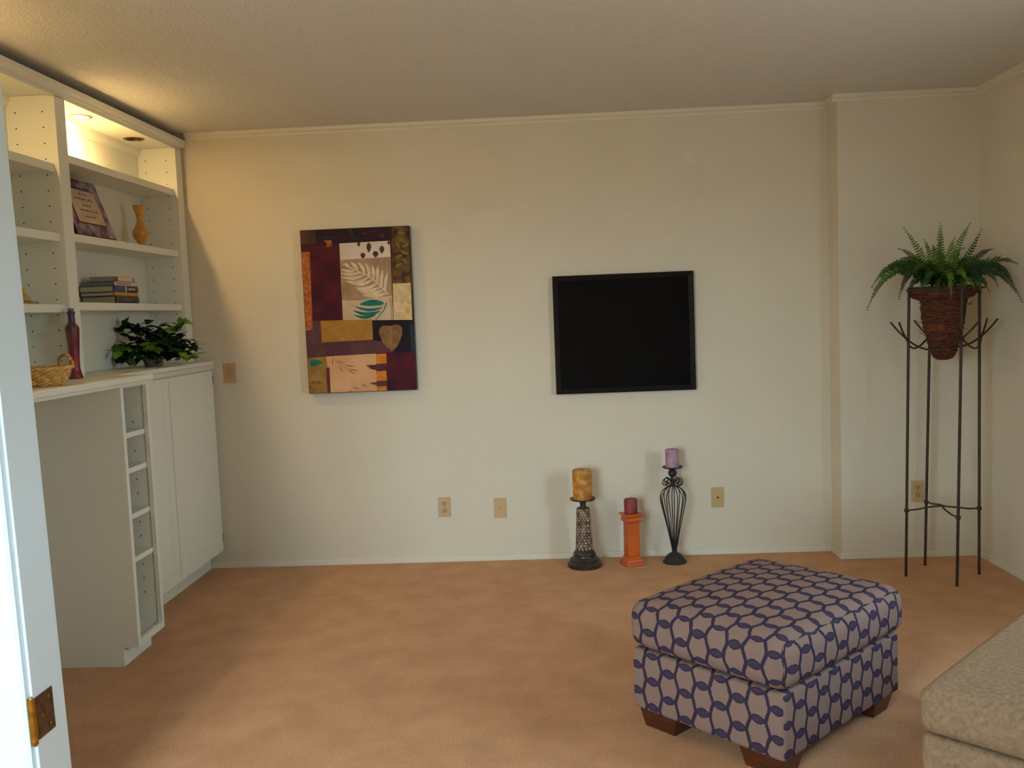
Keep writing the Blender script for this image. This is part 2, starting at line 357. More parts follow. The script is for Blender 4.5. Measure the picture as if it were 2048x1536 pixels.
# ------------------------------------------------------------------ wall plates
M_PLATE = mat('almond_plate', srgb(198, 164, 116), .4)
M_PLATE2 = mat('almond_plate_insert', srgb(186, 152, 102), .4)
def plate(name, label, x, y, z, kind, cat):
    t = thing(name, label, cat, (x, y, z-.055))
    part('cover_plate', MB().box(-.034, .034, -.006, 0, 0, .112), M_PLATE, t, bevel=.002, local=True)
    if kind == 'duplex':
        for cz in (.036, .076):
            f = part('receptacle', MB().prism([(.0165*math.copysign(min(1, abs(math.cos(a))*1.15), math.cos(a)), cz+.014*math.sin(a)) for a in [i*math.pi/12 for i in range(24)]], -.0078, -.0055, 'y'), M_PLATE2, t, local=True)
            part('slots', MB().box(-.0075, -.0048, -.0082, -.007, cz, cz+.008).box(.0048, .0075, -.0082, -.007, cz, cz+.008).prism([(.003*math.cos(i*.785), cz-.007+.003*math.sin(i*.785)) for i in range(8)], -.0082, -.007, 'y'), M_DARKHOLE, f, local=True)
        part('screw', MB().prism([(.0025*math.cos(i*.785), .056+.0025*math.sin(i*.785)) for i in range(8)], -.0072, -.005, 'y'), M_BRONZE, t, local=True)
    elif kind == 'switch':
        part('rocker', MB().prism([(-.0055, .024), (-.0105, .056), (-.0065, .088), (-.005, .088), (-.005, .024)], -.0165, .0165, 'x'), M_PLATE2, t, local=True)
        part('screw', MB().prism([(.0025*math.cos(i*.785), .012+.0025*math.sin(i*.785)) for i in range(8)]+[], -.0068, -.005, 'y'), M_BRONZE, t, local=True)
        part('screw', MB().prism([(.0025*math.cos(i*.785), .100+.0025*math.sin(i*.785)) for i in range(8)]+[], -.0068, -.005, 'y'), M_BRONZE, t, local=True)
    elif kind == 'jack':
        part('jack', MB().prism([(.0055*math.cos(i*math.pi/6), .056+.0055*math.sin(i*math.pi/6)) for i in range(12)], -.011, -.005, 'y'), M_PLATE2, t, local=True)
        part('jack_slot', MB().box(-.003, .003, -.0115, -.0105, .053, .056), M_BRONZE, t, local=True)
    else:
        part('jack', MB().prism([(.005*math.cos(i*math.pi/6), .056+.005*math.sin(i*math.pi/6)) for i in range(12)], -.012, -.005, 'y'), M_DARKHOLE, t, local=True)
plate('light_switch', 'almond light switch plate on the back wall beside the counter', -.662, -.0002, 1.111, 'switch', 'light switch')
plate('wall_outlet', 'almond two-socket wall outlet below the collage canvas', .511, -.0002, .313, 'duplex', 'outlet')
plate('jack_plate', 'blank almond wall plate with small pale jack, beside the two-socket outlet', .825, -.0002, .298, 'jack', 'wall plate')
plate('cable_plate', 'almond wall plate with dark cable jack right of the iron candle holder', 2.035, -.0002, .320, 'cable', 'wall plate')
plate('wall_outlet', 'almond wall outlet behind the iron plant stand', 3.058, YB-.0002, .355, 'duplex', 'outlet')

# ------------------------------------------------------------------ collage canvas
PX0, PX1, PZ0, PZ1, PT = -.210, .392, .983, 1.883, .045
cv = thing('canvas_picture', 'collage canvas of maroon, cream and gold panels with leaf shapes', 'picture', ((PX0+PX1)/2, -.001, PZ0))
M_EDGE = mat('canvas_edge', srgb(45, 25, 28), .7, srgb(70, 40, 35), 12, 3)
part('canvas', MB().box(PX0, PX1, -PT, -.001, PZ0, PZ1), M_EDGE, cv, bevel=.003)
Q = [(80, 130), (960, 80), (1022, 1418), (148, 1448)]     # canvas corners in the studied crop: TL TR BR BL
def homog():
    import numpy as np
    dst = [(PX0, PZ1), (PX1, PZ1), (PX1, PZ0), (PX0, PZ0)]; A = []; B = []
    for (x, y), (X, Z) in zip(Q, dst):
        A += [[x, y, 1, 0, 0, 0, -X*x, -X*y], [0, 0, 0, x, y, 1, -Z*x, -Z*y]]; B += [X, Z]
    return np.linalg.solve(np.array(A), np.array(B))
HM = homog()
def hp(x, y):
    h = HM; w_ = h[6]*x+h[7]*y+1
    X = (h[0]*x+h[1]*y+h[2])/w_; Z = (h[3]*x+h[4]*y+h[5])/w_
    return min(max(X, PX0+.003), PX1-.003), min(max(Z, PZ0+.003), PZ1-.003)
PM = []; PI = {}
def pm(key, c, c2=None, sc=30, lo=.35, hi=.65):
    if key not in PI: PI[key] = len(PM); PM.append(mat('print_'+key, srgb(*c), .7, srgb(*c2) if c2 else None, sc, 5, bump=.0006, bscale=180, lo=lo, hi=hi, spec=.2))
    return PI[key]
pr = MB(); layer = [0]
def patch(pts, key):
    layer[0] += 1; y = -PT-.0006-.00002*layer[0]
    v = [(p[0], y, p[1]) for p in (hp(*q) for q in pts)]
    # triangulate polygon fan-safe through ngon
    pr.add(v, [tuple(range(len(v)))], PI[key])
def blob(cx, cy, rx, ry, key, n=18, tip=0, rot=0):
    pts = []
    for i in range(n):
        a = 2*math.pi*i/n; x = rx*math.cos(a); y = ry*math.sin(a)
        if tip and y > 0: x *= (1-tip*y/ry)
        pts.append((cx+x*math.cos(rot)-y*math.sin(rot), cy+x*math.sin(rot)+y*math.cos(rot)))
    patch(pts, key)
def stroke(pts, w0, key, w1=None):
    # tapered brush stroke along a polyline (crop coordinates)
    n = len(pts); L_ = []; R_ = []
    for i, p in enumerate(pts):
        q0 = pts[max(i-1, 0)]; q1 = pts[min(i+1, n-1)]; dx, dy = q1[0]-q0[0], q1[1]-q0[1]; l = math.hypot(dx, dy) or 1
        ww = w0 if w1 is None else w0+(w1-w0)*i/(n-1)
        L_.append((p[0]-dy/l*ww/2, p[1]+dx/l*ww/2)); R_.append((p[0]+dy/l*ww/2, p[1]-dx/l*ww/2))
    patch(L_+R_[::-1], key)
def leaflet(x0, y0, x1, y1, wd, key, bend=0, n=8):
    dx, dy = x1-x0, y1-y0; l = math.hypot(dx, dy); nx, ny = -dy/l, dx/l; a = []; b_ = []
    for i in range(n+1):
        t = i/n; off = bend*math.sin(math.pi*t); hw = wd/2*math.sin(math.pi*min(1, t*.9+.08))**.8
        cx, cy = x0+dx*t+nx*off, y0+dy*t+ny*off
        a.append((cx+nx*hw, cy+ny*hw)); b_.append((cx-nx*hw, cy-ny*hw))
    patch(a+b_[::-1], key)
pm('maroon', (88, 24, 34), (60, 18, 34), 9); pm('darkband', (52, 24, 28), (38, 24, 42), 14); pm('brown', (92, 58, 36), (60, 46, 42), 14)
pm('rust', (176, 92, 28), (110, 60, 24), 40); pm('stripe', (190, 112, 58), (138, 74, 34), 60); pm('foliage', (112, 86, 48), (58, 40, 30), 26)
pm('white', (214, 200, 188), (200, 184, 170), 10); pm('taupe', (170, 140, 112), (146, 116, 92), 14); pm('cream', (208, 184, 156), (192, 164, 134), 14)
pm('plum', (92, 58, 66), (72, 42, 52), 40); pm('fern', (222, 200, 172), (200, 176, 146), 30); pm('teal', (34, 118, 104), (22, 96, 92), 30)
pm('yellowcream', (206, 176, 120), (222, 196, 152), 30); pm('gold', (176, 130, 50), (156, 110, 40), 22); pm('black', (36, 18, 24), (26, 18, 36), 16)
pm('tealdark', (20, 70, 76), (26, 48, 58), 30); pm('mauve', (98, 62, 62), (84, 46, 58), 12); pm('heart', (142, 106, 66), (120, 84, 48), 26)
pm('olive', (164, 126, 66), (138, 102, 42), 16); pm('peach', (216, 168, 126), (206, 152, 104), 8); pm('orange', (214, 136, 46), (190, 112, 36), 30)
pm('purple', (88, 38, 48), (110, 60, 62), 20); pm('twig', (160, 112, 88)); pm('ink', (58, 40, 30)); pm('blue', (30, 62, 84), (40, 40, 60), 30); pm('vein', (176, 142, 96))
pm('goldsoft', (198, 160, 92), (206, 176, 120), 30); pm('greenleaf', (138, 112, 46), (112, 92, 40), 40)
patch(Q, 'maroon')
patch([(80, 130), (820, 88), (822, 210), (400, 230), (205, 250), (90, 255)], 'darkband')
patch([(82, 132), (203, 125), (208, 235), (88, 245)], 'brown')
stroke([(275, 190), (330, 178), (385, 188), (405, 200)], 14, 'blue', 6); stroke([(485, 110), (500, 150), (500, 170), (530, 192), (560, 200)], 20, 'blue', 8)
blob(680, 130, 26, 14, 'blue'); blob(740, 165, 18, 10, 'brown'); blob(600, 150, 20, 10, 'brown')
patch([(265, 210), (335, 204), (338, 258), (282, 264), (300, 235)], 'rust')
patch([(90, 306), (160, 302), (172, 640), (181, 930), (118, 937), (100, 600)], 'stripe')
patch([(820, 88), (960, 80), (976, 545), (826, 550)], 'foliage')
for (x, y, rx, ry, ro) in ((900, 200, 34, 12, .6), (930, 240, 36, 14, -.5), (870, 240, 30, 11, .9), (925, 300, 34, 12, .4), (880, 330, 30, 12, -.6), (930, 370, 30, 11, .7), (880, 400, 30, 10, -.4), (900, 140, 30, 10, .2)):
    blob(x, y, rx, ry, 'greenleaf', 12, 0, ro)
patch([(398, 232), (806, 205), (832, 850), (425, 856)], 'cream')
patch([(398, 232), (806, 205), (813, 335), (408, 364)], 'white')
patch([(408, 364), (813, 335), (824, 650), (700, 664), (560, 690), (418, 692)], 'taupe')
for (x, y, rx, ry) in ((554, 236, 13, 22), (636, 262, 20, 40), (741, 278, 20, 32), (690, 316, 24, 26), (588, 328, 21, 24), (797, 222, 11, 18)): blob(x, y, rx, ry, 'plum', 14, .5)
stroke([(425, 398), (500, 432), (580, 470), (640, 492), (700, 545), (750, 592), (795, 640)], 8, 'fern', 12)
for (x0, y0, x1, y1, bd) in ((478, 425, 432, 392, 4), (545, 448, 490, 382, 6), (600, 470, 552, 384, 8), (640, 488, 610, 390, 6), (672, 520, 664, 404, 4), (706, 548, 708, 408, -2), (738, 582, 750, 440, -6), (768, 615, 790, 455, -8),
                              (520, 452, 414, 440, -8), (560, 466, 412, 470, -14), (600, 482, 418, 502, -20), (640, 496, 448, 536, -26), (668, 520, 486, 552, -24), (700, 552, 526, 588, -22), (728, 582, 540, 602, -20), (752, 606, 566, 622, -18), (775, 632, 580, 646, -14)):
    leaflet(x0, y0, x1, y1, 26, 'fern', bd)
leaflet(755, 712, 562, 722, 52, 'teal', 8); leaflet(742, 748, 518, 738, 24, 'teal', -24); leaflet(725, 778, 506, 772, 30, 'teal', -26); leaflet(690, 806, 508, 806, 24, 'teal', -22)
stroke([(778, 708), (760, 762), (725, 808), (688, 846)], 9, 'teal', 5)
stroke([(812, 672), (822, 848)], 7, 'taupe', 8)
patch([(828, 552), (975, 545), (988, 846), (836, 850)], 'yellowcream')
for (x, y, k_) in ((872, 605, 'cream'), (940, 590, 'cream'), (905, 690, 'cream'), (962, 700, 'goldsoft'), (880, 805, 'cream'), (950, 770, 'goldsoft'), (962, 590, 'goldsoft')): blob(x, y, 22, 24, k_, 14)
patch([(122, 938), (183, 930), (180, 860), (250, 858), (660, 846), (662, 1000), (830, 1000), (830, 1112), (690, 1120), (130, 1152)], 'mauve')
patch([(660, 850), (988, 846), (1006, 1106), (836, 1112), (760, 1030), (668, 1010)], 'black')
patch([(966, 880), (992, 880), (1003, 1100), (978, 1102)], 'tealdark')
patch([(244, 857), (660, 844), (668, 1008), (254, 1032)], 'gold')
for k in range(9): stroke([(262+k*44, 1022-k*2), (280+k*44, 960), (320+k*42, 900), (380+k*34, 858-k)], 2.5, 'olive', 2.5)
patch([(716, 960), (722, 915), (745, 895), (785, 893), (812, 896), (850, 884), (885, 888), (905, 915), (905, 960), (890, 1010), (862, 1065), (824, 1106), (790, 1078), (745, 1030)], 'heart')
stroke([(812, 905), (812, 1000), (822, 1095)], 4, 'vein', 2)
for k in range(4):
    stroke([(812, 960+k*26), (850, 935+k*24), (885-k*8, 920+k*26)], 2.5, 'vein', 1.5); stroke([(812, 960+k*26), (775, 938+k*24), (740+k*10, 925+k*24)], 2.5, 'vein', 1.5)
patch([(133, 1156), (290, 1146), (302, 1440), (148, 1448)], 'olive')
patch([(160, 1166), (200, 1170), (235, 1178), (264, 1192), (240, 1212), (200, 1222), (162, 1225)], 'teal')
for k in range(5): stroke([(152+k*20, 1372), (165+k*18, 1344), (176+k*17, 1368), (186+k*16, 1346)], 5, 'ink', 4)
stroke([(154, 1390), (172, 1392)], 5, 'ink')
patch([(288, 1146), (690, 1121), (700, 1432), (320, 1442)], 'peach')
patch([(288, 1240), (316, 1234), (324, 1441), (298, 1443)], 'purple')
stroke([(338, 1148), (372, 1190), (420, 1226), (480, 1250), (520, 1252)], 4, 'twig', 2)
for (x0, y0, x1, y1) in ((342, 1165, 345, 1215), (378, 1180, 432, 1198), (440, 1215, 526, 1226), (480, 1248, 550, 1258), (395, 1225, 428, 1272), (462, 1245, 524, 1290), (505, 1395, 560, 1410), (575, 1368, 618, 1390), (640, 1366, 672, 1366), (470, 1425, 500, 1430)):
    leaflet(x0, y0, x1, y1, 11, 'twig', 3)
patch([(610, 1216), (690, 1212), (778, 1200), (778, 1262), (690, 1256), (650, 1248)], 'purple')
patch([(640, 1362), (700, 1352), (780, 1342), (780, 1386), (700, 1382)], 'purple')
patch([(776, 1112), (1006, 1104), (1022, 1418), (780, 1430)], 'maroon')
for pts in ([(690, 1126), (774, 1120), (779, 1200), (693, 1206)], [(692, 1266), (774, 1260), (781, 1340), (696, 1346)], [(696, 1390), (778, 1386), (781, 1424), (700, 1430)]): patch(pts, 'orange')
o = part('printed_image', pr, PM, cv)

# ------------------------------------------------------------------ black framed panel
TX0, TX1, TZ0, TZ1 = 1.162, 1.927, .928, 1.575
M_FRAME = mat('black_lacquer', (.009, .008, .009), .3, spec=.3)
M_GLOSS = mat('black_glass', (.004, .004, .005), .06, spec=.12)
bp_ = thing('wall_panel', 'black glossy panel in a bevelled black frame on the back wall', 'wall panel', ((TX0+TX1)/2, -.001, TZ0))
fw_ = .028
def mitre(x0, x1, z0, z1, wd, y):  # four mitred bevelled frame bars
    o_ = [(x0, z0), (x1, z0), (x1, z1), (x0, z1)]; i_ = [(x0+wd, z0+wd), (x1-wd, z0+wd), (x1-wd, z1-wd), (x0+wd, z1-wd)]
    m_ = [(x0+.010, z0+.010), (x1-.010, z0+.010), (x1-.010, z1-.010), (x0+.010, z1-.010)]
    for k in range(4):
        j = (k+1) % 4; mb = MB()
        A = [(o_[k][0], -.001, o_[k][1]), (o_[j][0], -.001, o_[j][1])]
        v = []
        for (q, yy) in ((o_, -.001), (o_, -y+.008), (m_, -y), (i_, -y+.012), (i_, -.001)):
            v += [(q[k][0], yy, q[k][1]), (q[j][0], yy, q[j][1])]
        fs = [(2*a_, 2*a_+1, 2*((a_+1) % 5)+1, 2*((a_+1) % 5)) for a_ in range(5)] + [(0, 2, 4, 6, 8), (9, 7, 5, 3, 1)]
        mb.add(v, fs); part('frame_bar', mb, M_FRAME, bp_)
mitre(TX0, TX1, TZ0, TZ1, fw_, .042)
part('glass_panel', MB().box(TX0+fw_-.002, TX1-fw_+.002, -.026, -.002, TZ0+fw_-.002, TZ1-fw_+.002), M_GLOSS, bp_)

# ------------------------------------------------------------------ candle holders and candles
M_BLK = mat('dark_bronze', (.022, .016, .012), .35, (.05, .035, .022), 18, 3, spec=.5)
M_IRON = mat('black_iron', (.016, .014, .012), .5, (.03, .026, .022), 40, 3, spec=.4)
M_SCALE = mat('mosaic_scale', srgb(172, 150, 128), .28, srgb(112, 86, 68), 40, 3, metal=.15, lo=.42, hi=.58)
CX, CY = 1.283, -.17
h1 = thing('candle_holder', 'pedestal candle holder with silvery mosaic stem and dark turned base', 'candle holder', (CX, CY, 0))
part('base', MB().lathe([(.090, 0), (.094, .008), (.094, .022), (.086, .030), (.078, .034), (.080, .042), (.070, .052), (.060, .057), (.058, .064), (.062, .070), (.056, .082), (.050, .090), (.046, .094)], 40), M_BLK, h1, smooth=True, local=True)
part('stem', MB().lathe([(.0455, .094), (.033, .322), (.030, .324)], 28), M_BLK, h1, smooth=True, local=True)
scl = MB(); rows = 15
for j in range(rows):
    z0 = .094+j*(.228/rows); hgt = .228/rows*1.35; r0 = .0465-.0125*j/rows; n = 14
    for i in range(n):
        a = 2*math.pi*(i+.5*(j % 2))/n; hw = math.pi/n*.92; zz = min(z0+hgt, .323)
        P = lambda an, z, rr: (rr*math.cos(an), rr*math.sin(an), z)
        v = [P(a, z0-.001, r0+.0008), P(a-hw, (z0+zz)/2, r0-.0002), P(a, zz, r0-.0014), P(a+hw, (z0+zz)/2, r0-.0002), P(a, (z0+zz)/2, r0+.0022)]
        scl.add(v, [(0, 4, 1), (1, 4, 2), (2, 4, 3), (3, 4, 0)])
o = part('mosaic_scales', scl, M_SCALE, h1, local=True, label='silvery brown scale mosaic'); o['kind'] = 'stuff'
part('neck', MB().lathe([(.017, .324), (.016, .34), (.018, .352), (.024, .356), (.066, .366), (.070, .372), (.069, .375), (.052, .371), (.0001, .369)], 36), M_BLK, h1, smooth=True, local=True)
def candle(name, label, x, y, z, r, h, colr, col2, rough_amt, fl=0):
    t = thing(name, label, 'candle', (x, y, z))
    n = 40; prof = [(r*.93, 0), (r, .004)] + [(r*(1-.02*fl*math.sin(k*2.1)), .004+(h-.012)*k/10) for k in range(1, 11)] + [(r*.92, h-.002), (r*.62, h-.004), (.003, h-.006)]
    mb = MB(); mb.lathe(prof, n)
    mb.v = [(vx*(1+random.uniform(-1, 1)*rough_amt), vy*(1+random.uniform(-1, 1)*rough_amt), vz) for vx, vy, vz in mb.v]
    m = mat(name+label[:9], srgb(*colr), .55, srgb(*col2), 26, 5, bump=.003 if fl else .0006, bscale=60, lo=.4, hi=.6)
    part('wax', mb, m, t, smooth=True, local=True)
    part('wick', MB().tube([(0, 0, h-.007), (.001, 0, h+.002), (.003, 0, h+.006)], .001, 6), mat('wick_black', (.02, .018, .015), .9), t, local=True)
    return t
candle('pillar_candle', 'mottled golden orange pillar candle on the mosaic pedestal holder', CX, CY, .3695, .052, .163, (206, 146, 58), (170, 104, 30), .012, 1)
CX, CY = 1.541, -.155
M_ORG = mat('orange_ceramic', srgb(206, 96, 22), .4, srgb(190, 80, 16), 10, 2, coat=.2)
h2 = thing('candle_holder', 'short square orange column candle holder', 'candle holder', (CX, CY, 0), math.radians(18))
sq = math.sqrt(2)
def sqlathe(prof): return MB().lathe([(r*sq, z) for r, z in prof], 4, rot=math.pi/4)
part('base', sqlathe([(.050, 0), (.054, .004), (.052, .010), (.047, .016), (.049, .022), (.044, .032), (.037, .042), (.037, .048)]), M_ORG, h2, local=True, bevel=.004)
part('column', sqlathe([(.035, .048), (.0335, .232)]), M_ORG, h2, local=True, bevel=.005)
part('capital', sqlathe([(.035, .232), (.041, .238), (.045, .250), (.040, .258), (.040, .264), (.046, .268), (.052, .276), (.052, .281), (.030, .281)]), M_ORG, h2, local=True, bevel=.003)
candle('pillar_candle', 'short dark red pillar candle on the orange column holder', CX, CY, .2815, .036, .080, (150, 58, 58), (124, 42, 46), .003)
CX, CY = 1.772, -.14
h3 = thing('candle_holder', 'tall black wire cage candle holder with scrolls', 'candle holder', (CX, CY, 0))
part('base', MB().lathe([(.064, 0), (.066, .005), (.058, .014), (.050, .028), (.038, .042), (.022, .052), (.014, .056), (.012, .07)], 36), M_IRON, h3, smooth=True, local=True)
NW = 14; wp = [(.011, .062), (.014, .085), (.026, .15), (.042, .225), (.056, .285), (.066, .33), (.069, .358), (.064, .38), (.05, .40), (.03, .415), (.012, .425), (.008, .44)]
def spl(pts, m=4):
    out = []
    for i in range(len(pts)-1):
        p0 = pts[max(i-1, 0)]; p1 = pts[i]; p2 = pts[i+1]; p3 = pts[min(i+2, len(pts)-1)]
        for k in range(m):
            t = k/m; out.append(tuple(.5*(2*b_+(c_-a_)*t+(2*a_-5*b_+4*c_-d_)*t*t+(3*b_-a_-3*c_+d_)*t**3) for a_, b_, c_, d_ in zip(p0, p1, p2, p3)))
    out.append(tuple(pts[-1])); return out
wps = spl(wp, 2)
wmesh = MB().tube([(r, 0, z) for r, z in wps], .0026, 6).mesh('wire', M_IRON, smooth=True)
for k in range(NW): link('wire', wmesh, h3, rot=(0, 0, 2*math.pi*k/NW))
scr = [(.008, .425), (.014, .448), (.030, .462), (.046, .458), (.054, .444), (.050, .428), (.038, .424), (.031, .434), (.036, .444), (.043, .442)]
smesh = MB().tube([(r, 0, z) for r, z in spl(scr, 3)], .003, 6).mesh('scroll', M_IRON, smooth=True)
for k in range(8): link('scroll', smesh, h3, rot=(0, 0, 2*math.pi*(k+.05)/8))
part('spindle', MB().lathe([(.012, .42), (.012, .45), (.005, .458), (.005, .475)], 16), M_IRON, h3, smooth=True, local=True)
part('ball', MB().ball((0, 0, .490), .0235, 24, 14), M_IRON, h3, smooth=True, local=True)
part('drip_plate', MB().lathe([(.006, .511), (.03, .514), (.050, .519), (.056, .524), (.054, .526), (.040, .521), (.0001, .519)], 32), M_IRON, h3, smooth=True, local=True)
candle('pillar_candle', 'lavender pillar candle on the tall wire cage holder', CX, CY, .5195, .0365, .102, (178, 138, 158), (160, 120, 142), .003)

# ------------------------------------------------------------------ plant stand and fern
SX, SY = 3.046, -.514
M_RUST = mat('rusty_iron', (.030, .016, .010), .55, (.055, .028, .015), 25, 3, spec=.4)
ps = thing('plant_stand', 'tall four-legged dark iron plant stand in the corner', 'plant stand', (SX, SY, 0))
LEG = {'A': ((2.866, -.514), (2.890, -.514)), 'B': ((3.032, -.333), (3.060, -.350)), 'D': ((3.223, -.514), (3.226, -.514)), 'C': ((3.037, -.695), (3.066, -.690))}
def lp(k, z): (x0, y0), (x1, y1) = LEG[k]; t = z/1.42; return (x0+(x1-x0)*t, y0+(y1-y0)*t, z)
for k in 'ABDC': part('leg', MB().tube([lp(k, 0), lp(k, .7), lp(k, 1.42)], .0068, 10), M_RUST, ps, smooth=True)
part('top_ring', MB().tube([(3.061+.172*math.cos(2*math.pi*i/40), -.518+.172*math.sin(2*math.pi*i/40), 1.418) for i in range(40)], .005, 8, closed=True), M_RUST, ps, smooth=True)
for k in 'ABDC': part('collar', MB().ball(lp(k, .333), .0125, 14, 10), M_RUST, ps, smooth=True)
cen = Vector((3.046, -.514, .350))
for k in 'ABDC':
    p0 = Vector(lp(k, .333)); dr_ = (cen-p0); n_ = Vector((-dr_.y, dr_.x, 0)).normalized()
    part('brace', MB().tube([p0, p0+dr_*.3+Vector((0, 0, -.004))+n_*.008, p0+dr_*.65+n_*.012, p0+dr_*.92+n_*.006, cen+dr_*.06-n_*.004], .0042, 8), M_RUST, ps, smooth=True)
for a_, b_ in (('A', 'C'), ('C', 'D'), ('D', 'B'), ('B', 'A')):
    p0, p1 = Vector(lp(a_, 1.18)), Vector(lp(b_, 1.18)); pts = []
    mid = (p0+p1)/2; out_ = (mid-Vector((3.055, -.516, mid.z))).normalized()
    for i in range(25):
        t = -.34+1.68*i/24; q = p0+(p1-p0)*t; u = (t-.5)/.5; q.z = 1.130+.048*u*u
        q += out_*(.014*(1-min(1, u*u))+.0085); pts.append(q)
    part('curved_rod', MB().tube(pts, .0048, 8), M_RUST, ps, smooth=True)

pf = thing('potted_fern', 'green fern in a cone-shaped bark planter held by the iron stand', 'potted plant', (3.052, -.516, 1.075))
M_BARK = mat('bark_fibre', srgb(100, 50, 26), .9, srgb(52, 24, 14), 40, 6, bump=.006, bscale=60, stretch=(1, 1, 3.5))
M_VINE = mat('vine_twig', srgb(138, 74, 36), .8, srgb(84, 40, 20), 40, 4)
prof = [(.001, 0), (.030, .003), (.046, .014), (.056, .035), (.064, .07), (.080, .13), (.093, .19), (.100, .25), (.104, .292), (.134, .302), (.148, .322), (.156, .355), (.146, .352), (.10, .335), (.001, .33)]
mb = MB(); mb.lathe(spl(prof, 3), 48, cap=False)
rr = random.Random(3)
nz = [rr.uniform(-1, 1) for _ in range(4000)]
mb.v = [(x*(1+.035*nz[i % 4000]), y*(1+.035*nz[i % 4000]), z+.003*nz[(i*7) % 4000]) for i, (x, y, z) in enumerate(mb.v)]
part('planter', mb, M_BARK, pf, smooth=True, local=True, label='brown bark and vine planter')
vn = MB(); ps_ = sorted((z, r) for r, z in prof[:12])
def prad(z):
    for (z0, r0), (z1, r1) in zip(ps_, ps_[1:]):
        if z0 <= z <= z1: return r0+(r1-r0)*(z-z0)/max(1e-6, z1-z0)
    return .1
for k in range(90):
    z = rr.uniform(.02, .345); a = rr.uniform(0, 6.28); L_ = rr.uniform(.8, 2.6); sl = rr.uniform(-.03, .03); pts = []
    for i in range(9):
        t = i/8; zz = min(.35, max(.012, z+sl*t+.004*math.sin(9*t+k))); r = prad(zz)+.0025+.002*math.sin(5*t+k)
        pts.append((r*math.cos(a+L_*t), r*math.sin(a+L_*t), zz))
    vn.tube(pts, rr.uniform(.0012, .0028), 5)
for k in range(26):  # loose ends sticking out
    z = rr.uniform(.12, .34); a = rr.uniform(0, 6.28); r = prad(z)
    vn.tube([(r*math.cos(a), r*math.sin(a), z), ((r+.014)*math.cos(a+.1), (r+.014)*math.sin(a+.1), z-.006), ((r+.026)*math.cos(a+.22), (r+.026)*math.sin(a+.22), z-.003+rr.uniform(-.012, .012))], .0013, 5)
o = part('vines', vn, M_VINE, pf, local=True, smooth=True, label='thin brown vine twigs wound around the planter'); o['kind'] = 'stuff'
part('soil', MB().lathe([(.0001, .334), (.12, .334), (.12, .344), (.0001, .348)], 24), mat('moss_dark', srgb(40, 48, 22), .95, srgb(28, 30, 16), 40), pf, local=True)
M_FERN = [mat('fern_leaf_a', srgb(64, 96, 24), .5, srgb(32, 60, 16), 14, 3, spec=.3), mat('fern_leaf_b', srgb(98, 128, 38), .5, srgb(64, 98, 28), 14, 3, spec=.3), mat('fern_leaf_c', srgb(42, 70, 24), .5, srgb(20, 40, 16), 14, 3, spec=.3)]
def frond(base, mid, tip, wd, mi):
    wd *= 1.05; n = int(((Vector(mid)-Vector(base)).length+(Vector(tip)-Vector(mid)).length)/.0135)
    base, mid, tip = Vector(base), Vector(mid), Vector(tip); mb = MB(); pts = []; face = Vector((-.39+random.uniform(-.5, .5), -.85, random.uniform(.1, .8)))
    for i in range(n+1):
        t = i/n; pts.append(base*(1-t)**2+mid*2*t*(1-t)+tip*t*t)
    mb.tube(pts, [.0022*(1-.75*i/n) for i in range(n+1)], 5)
    for i in range(3, n+1):
        t = i/n; tg = (pts[min(i+1, n)]-pts[i-1]).normalized(); sd = tg.cross(face)
        if sd.length < .2: sd = tg.cross(Vector((0, 0, 1)))
        sd.normalize(); nrm = sd.cross(tg)
        ln = wd*(min(1, .35+t*2.2) if t < .35 else max(.08, (1-t)/.65)**.75)
        for s in (-1, 1):
            a = pts[i]; dr_ = (sd*s*.9+tg*.45+nrm*random.uniform(-.35, .35)-Vector((0, 0, .05))).normalized(); e = a+dr_*ln*random.uniform(.8, 1.12)
            wv = tg*min(.0050, .3*ln+.0012); m_ = a+dr_*ln*.45
            mb.add([a-wv*.6, m_-wv, e, m_+wv, a+wv*.6, m_+nrm*.0015], [(0, 1, 5), (1, 2, 5), (2, 3, 5), (3, 4, 5), (4, 0, 5)])
    part('frond', mb, M_FERN[mi], pf, label=None)
FB = Vector((3.052, -.516, 1.42))
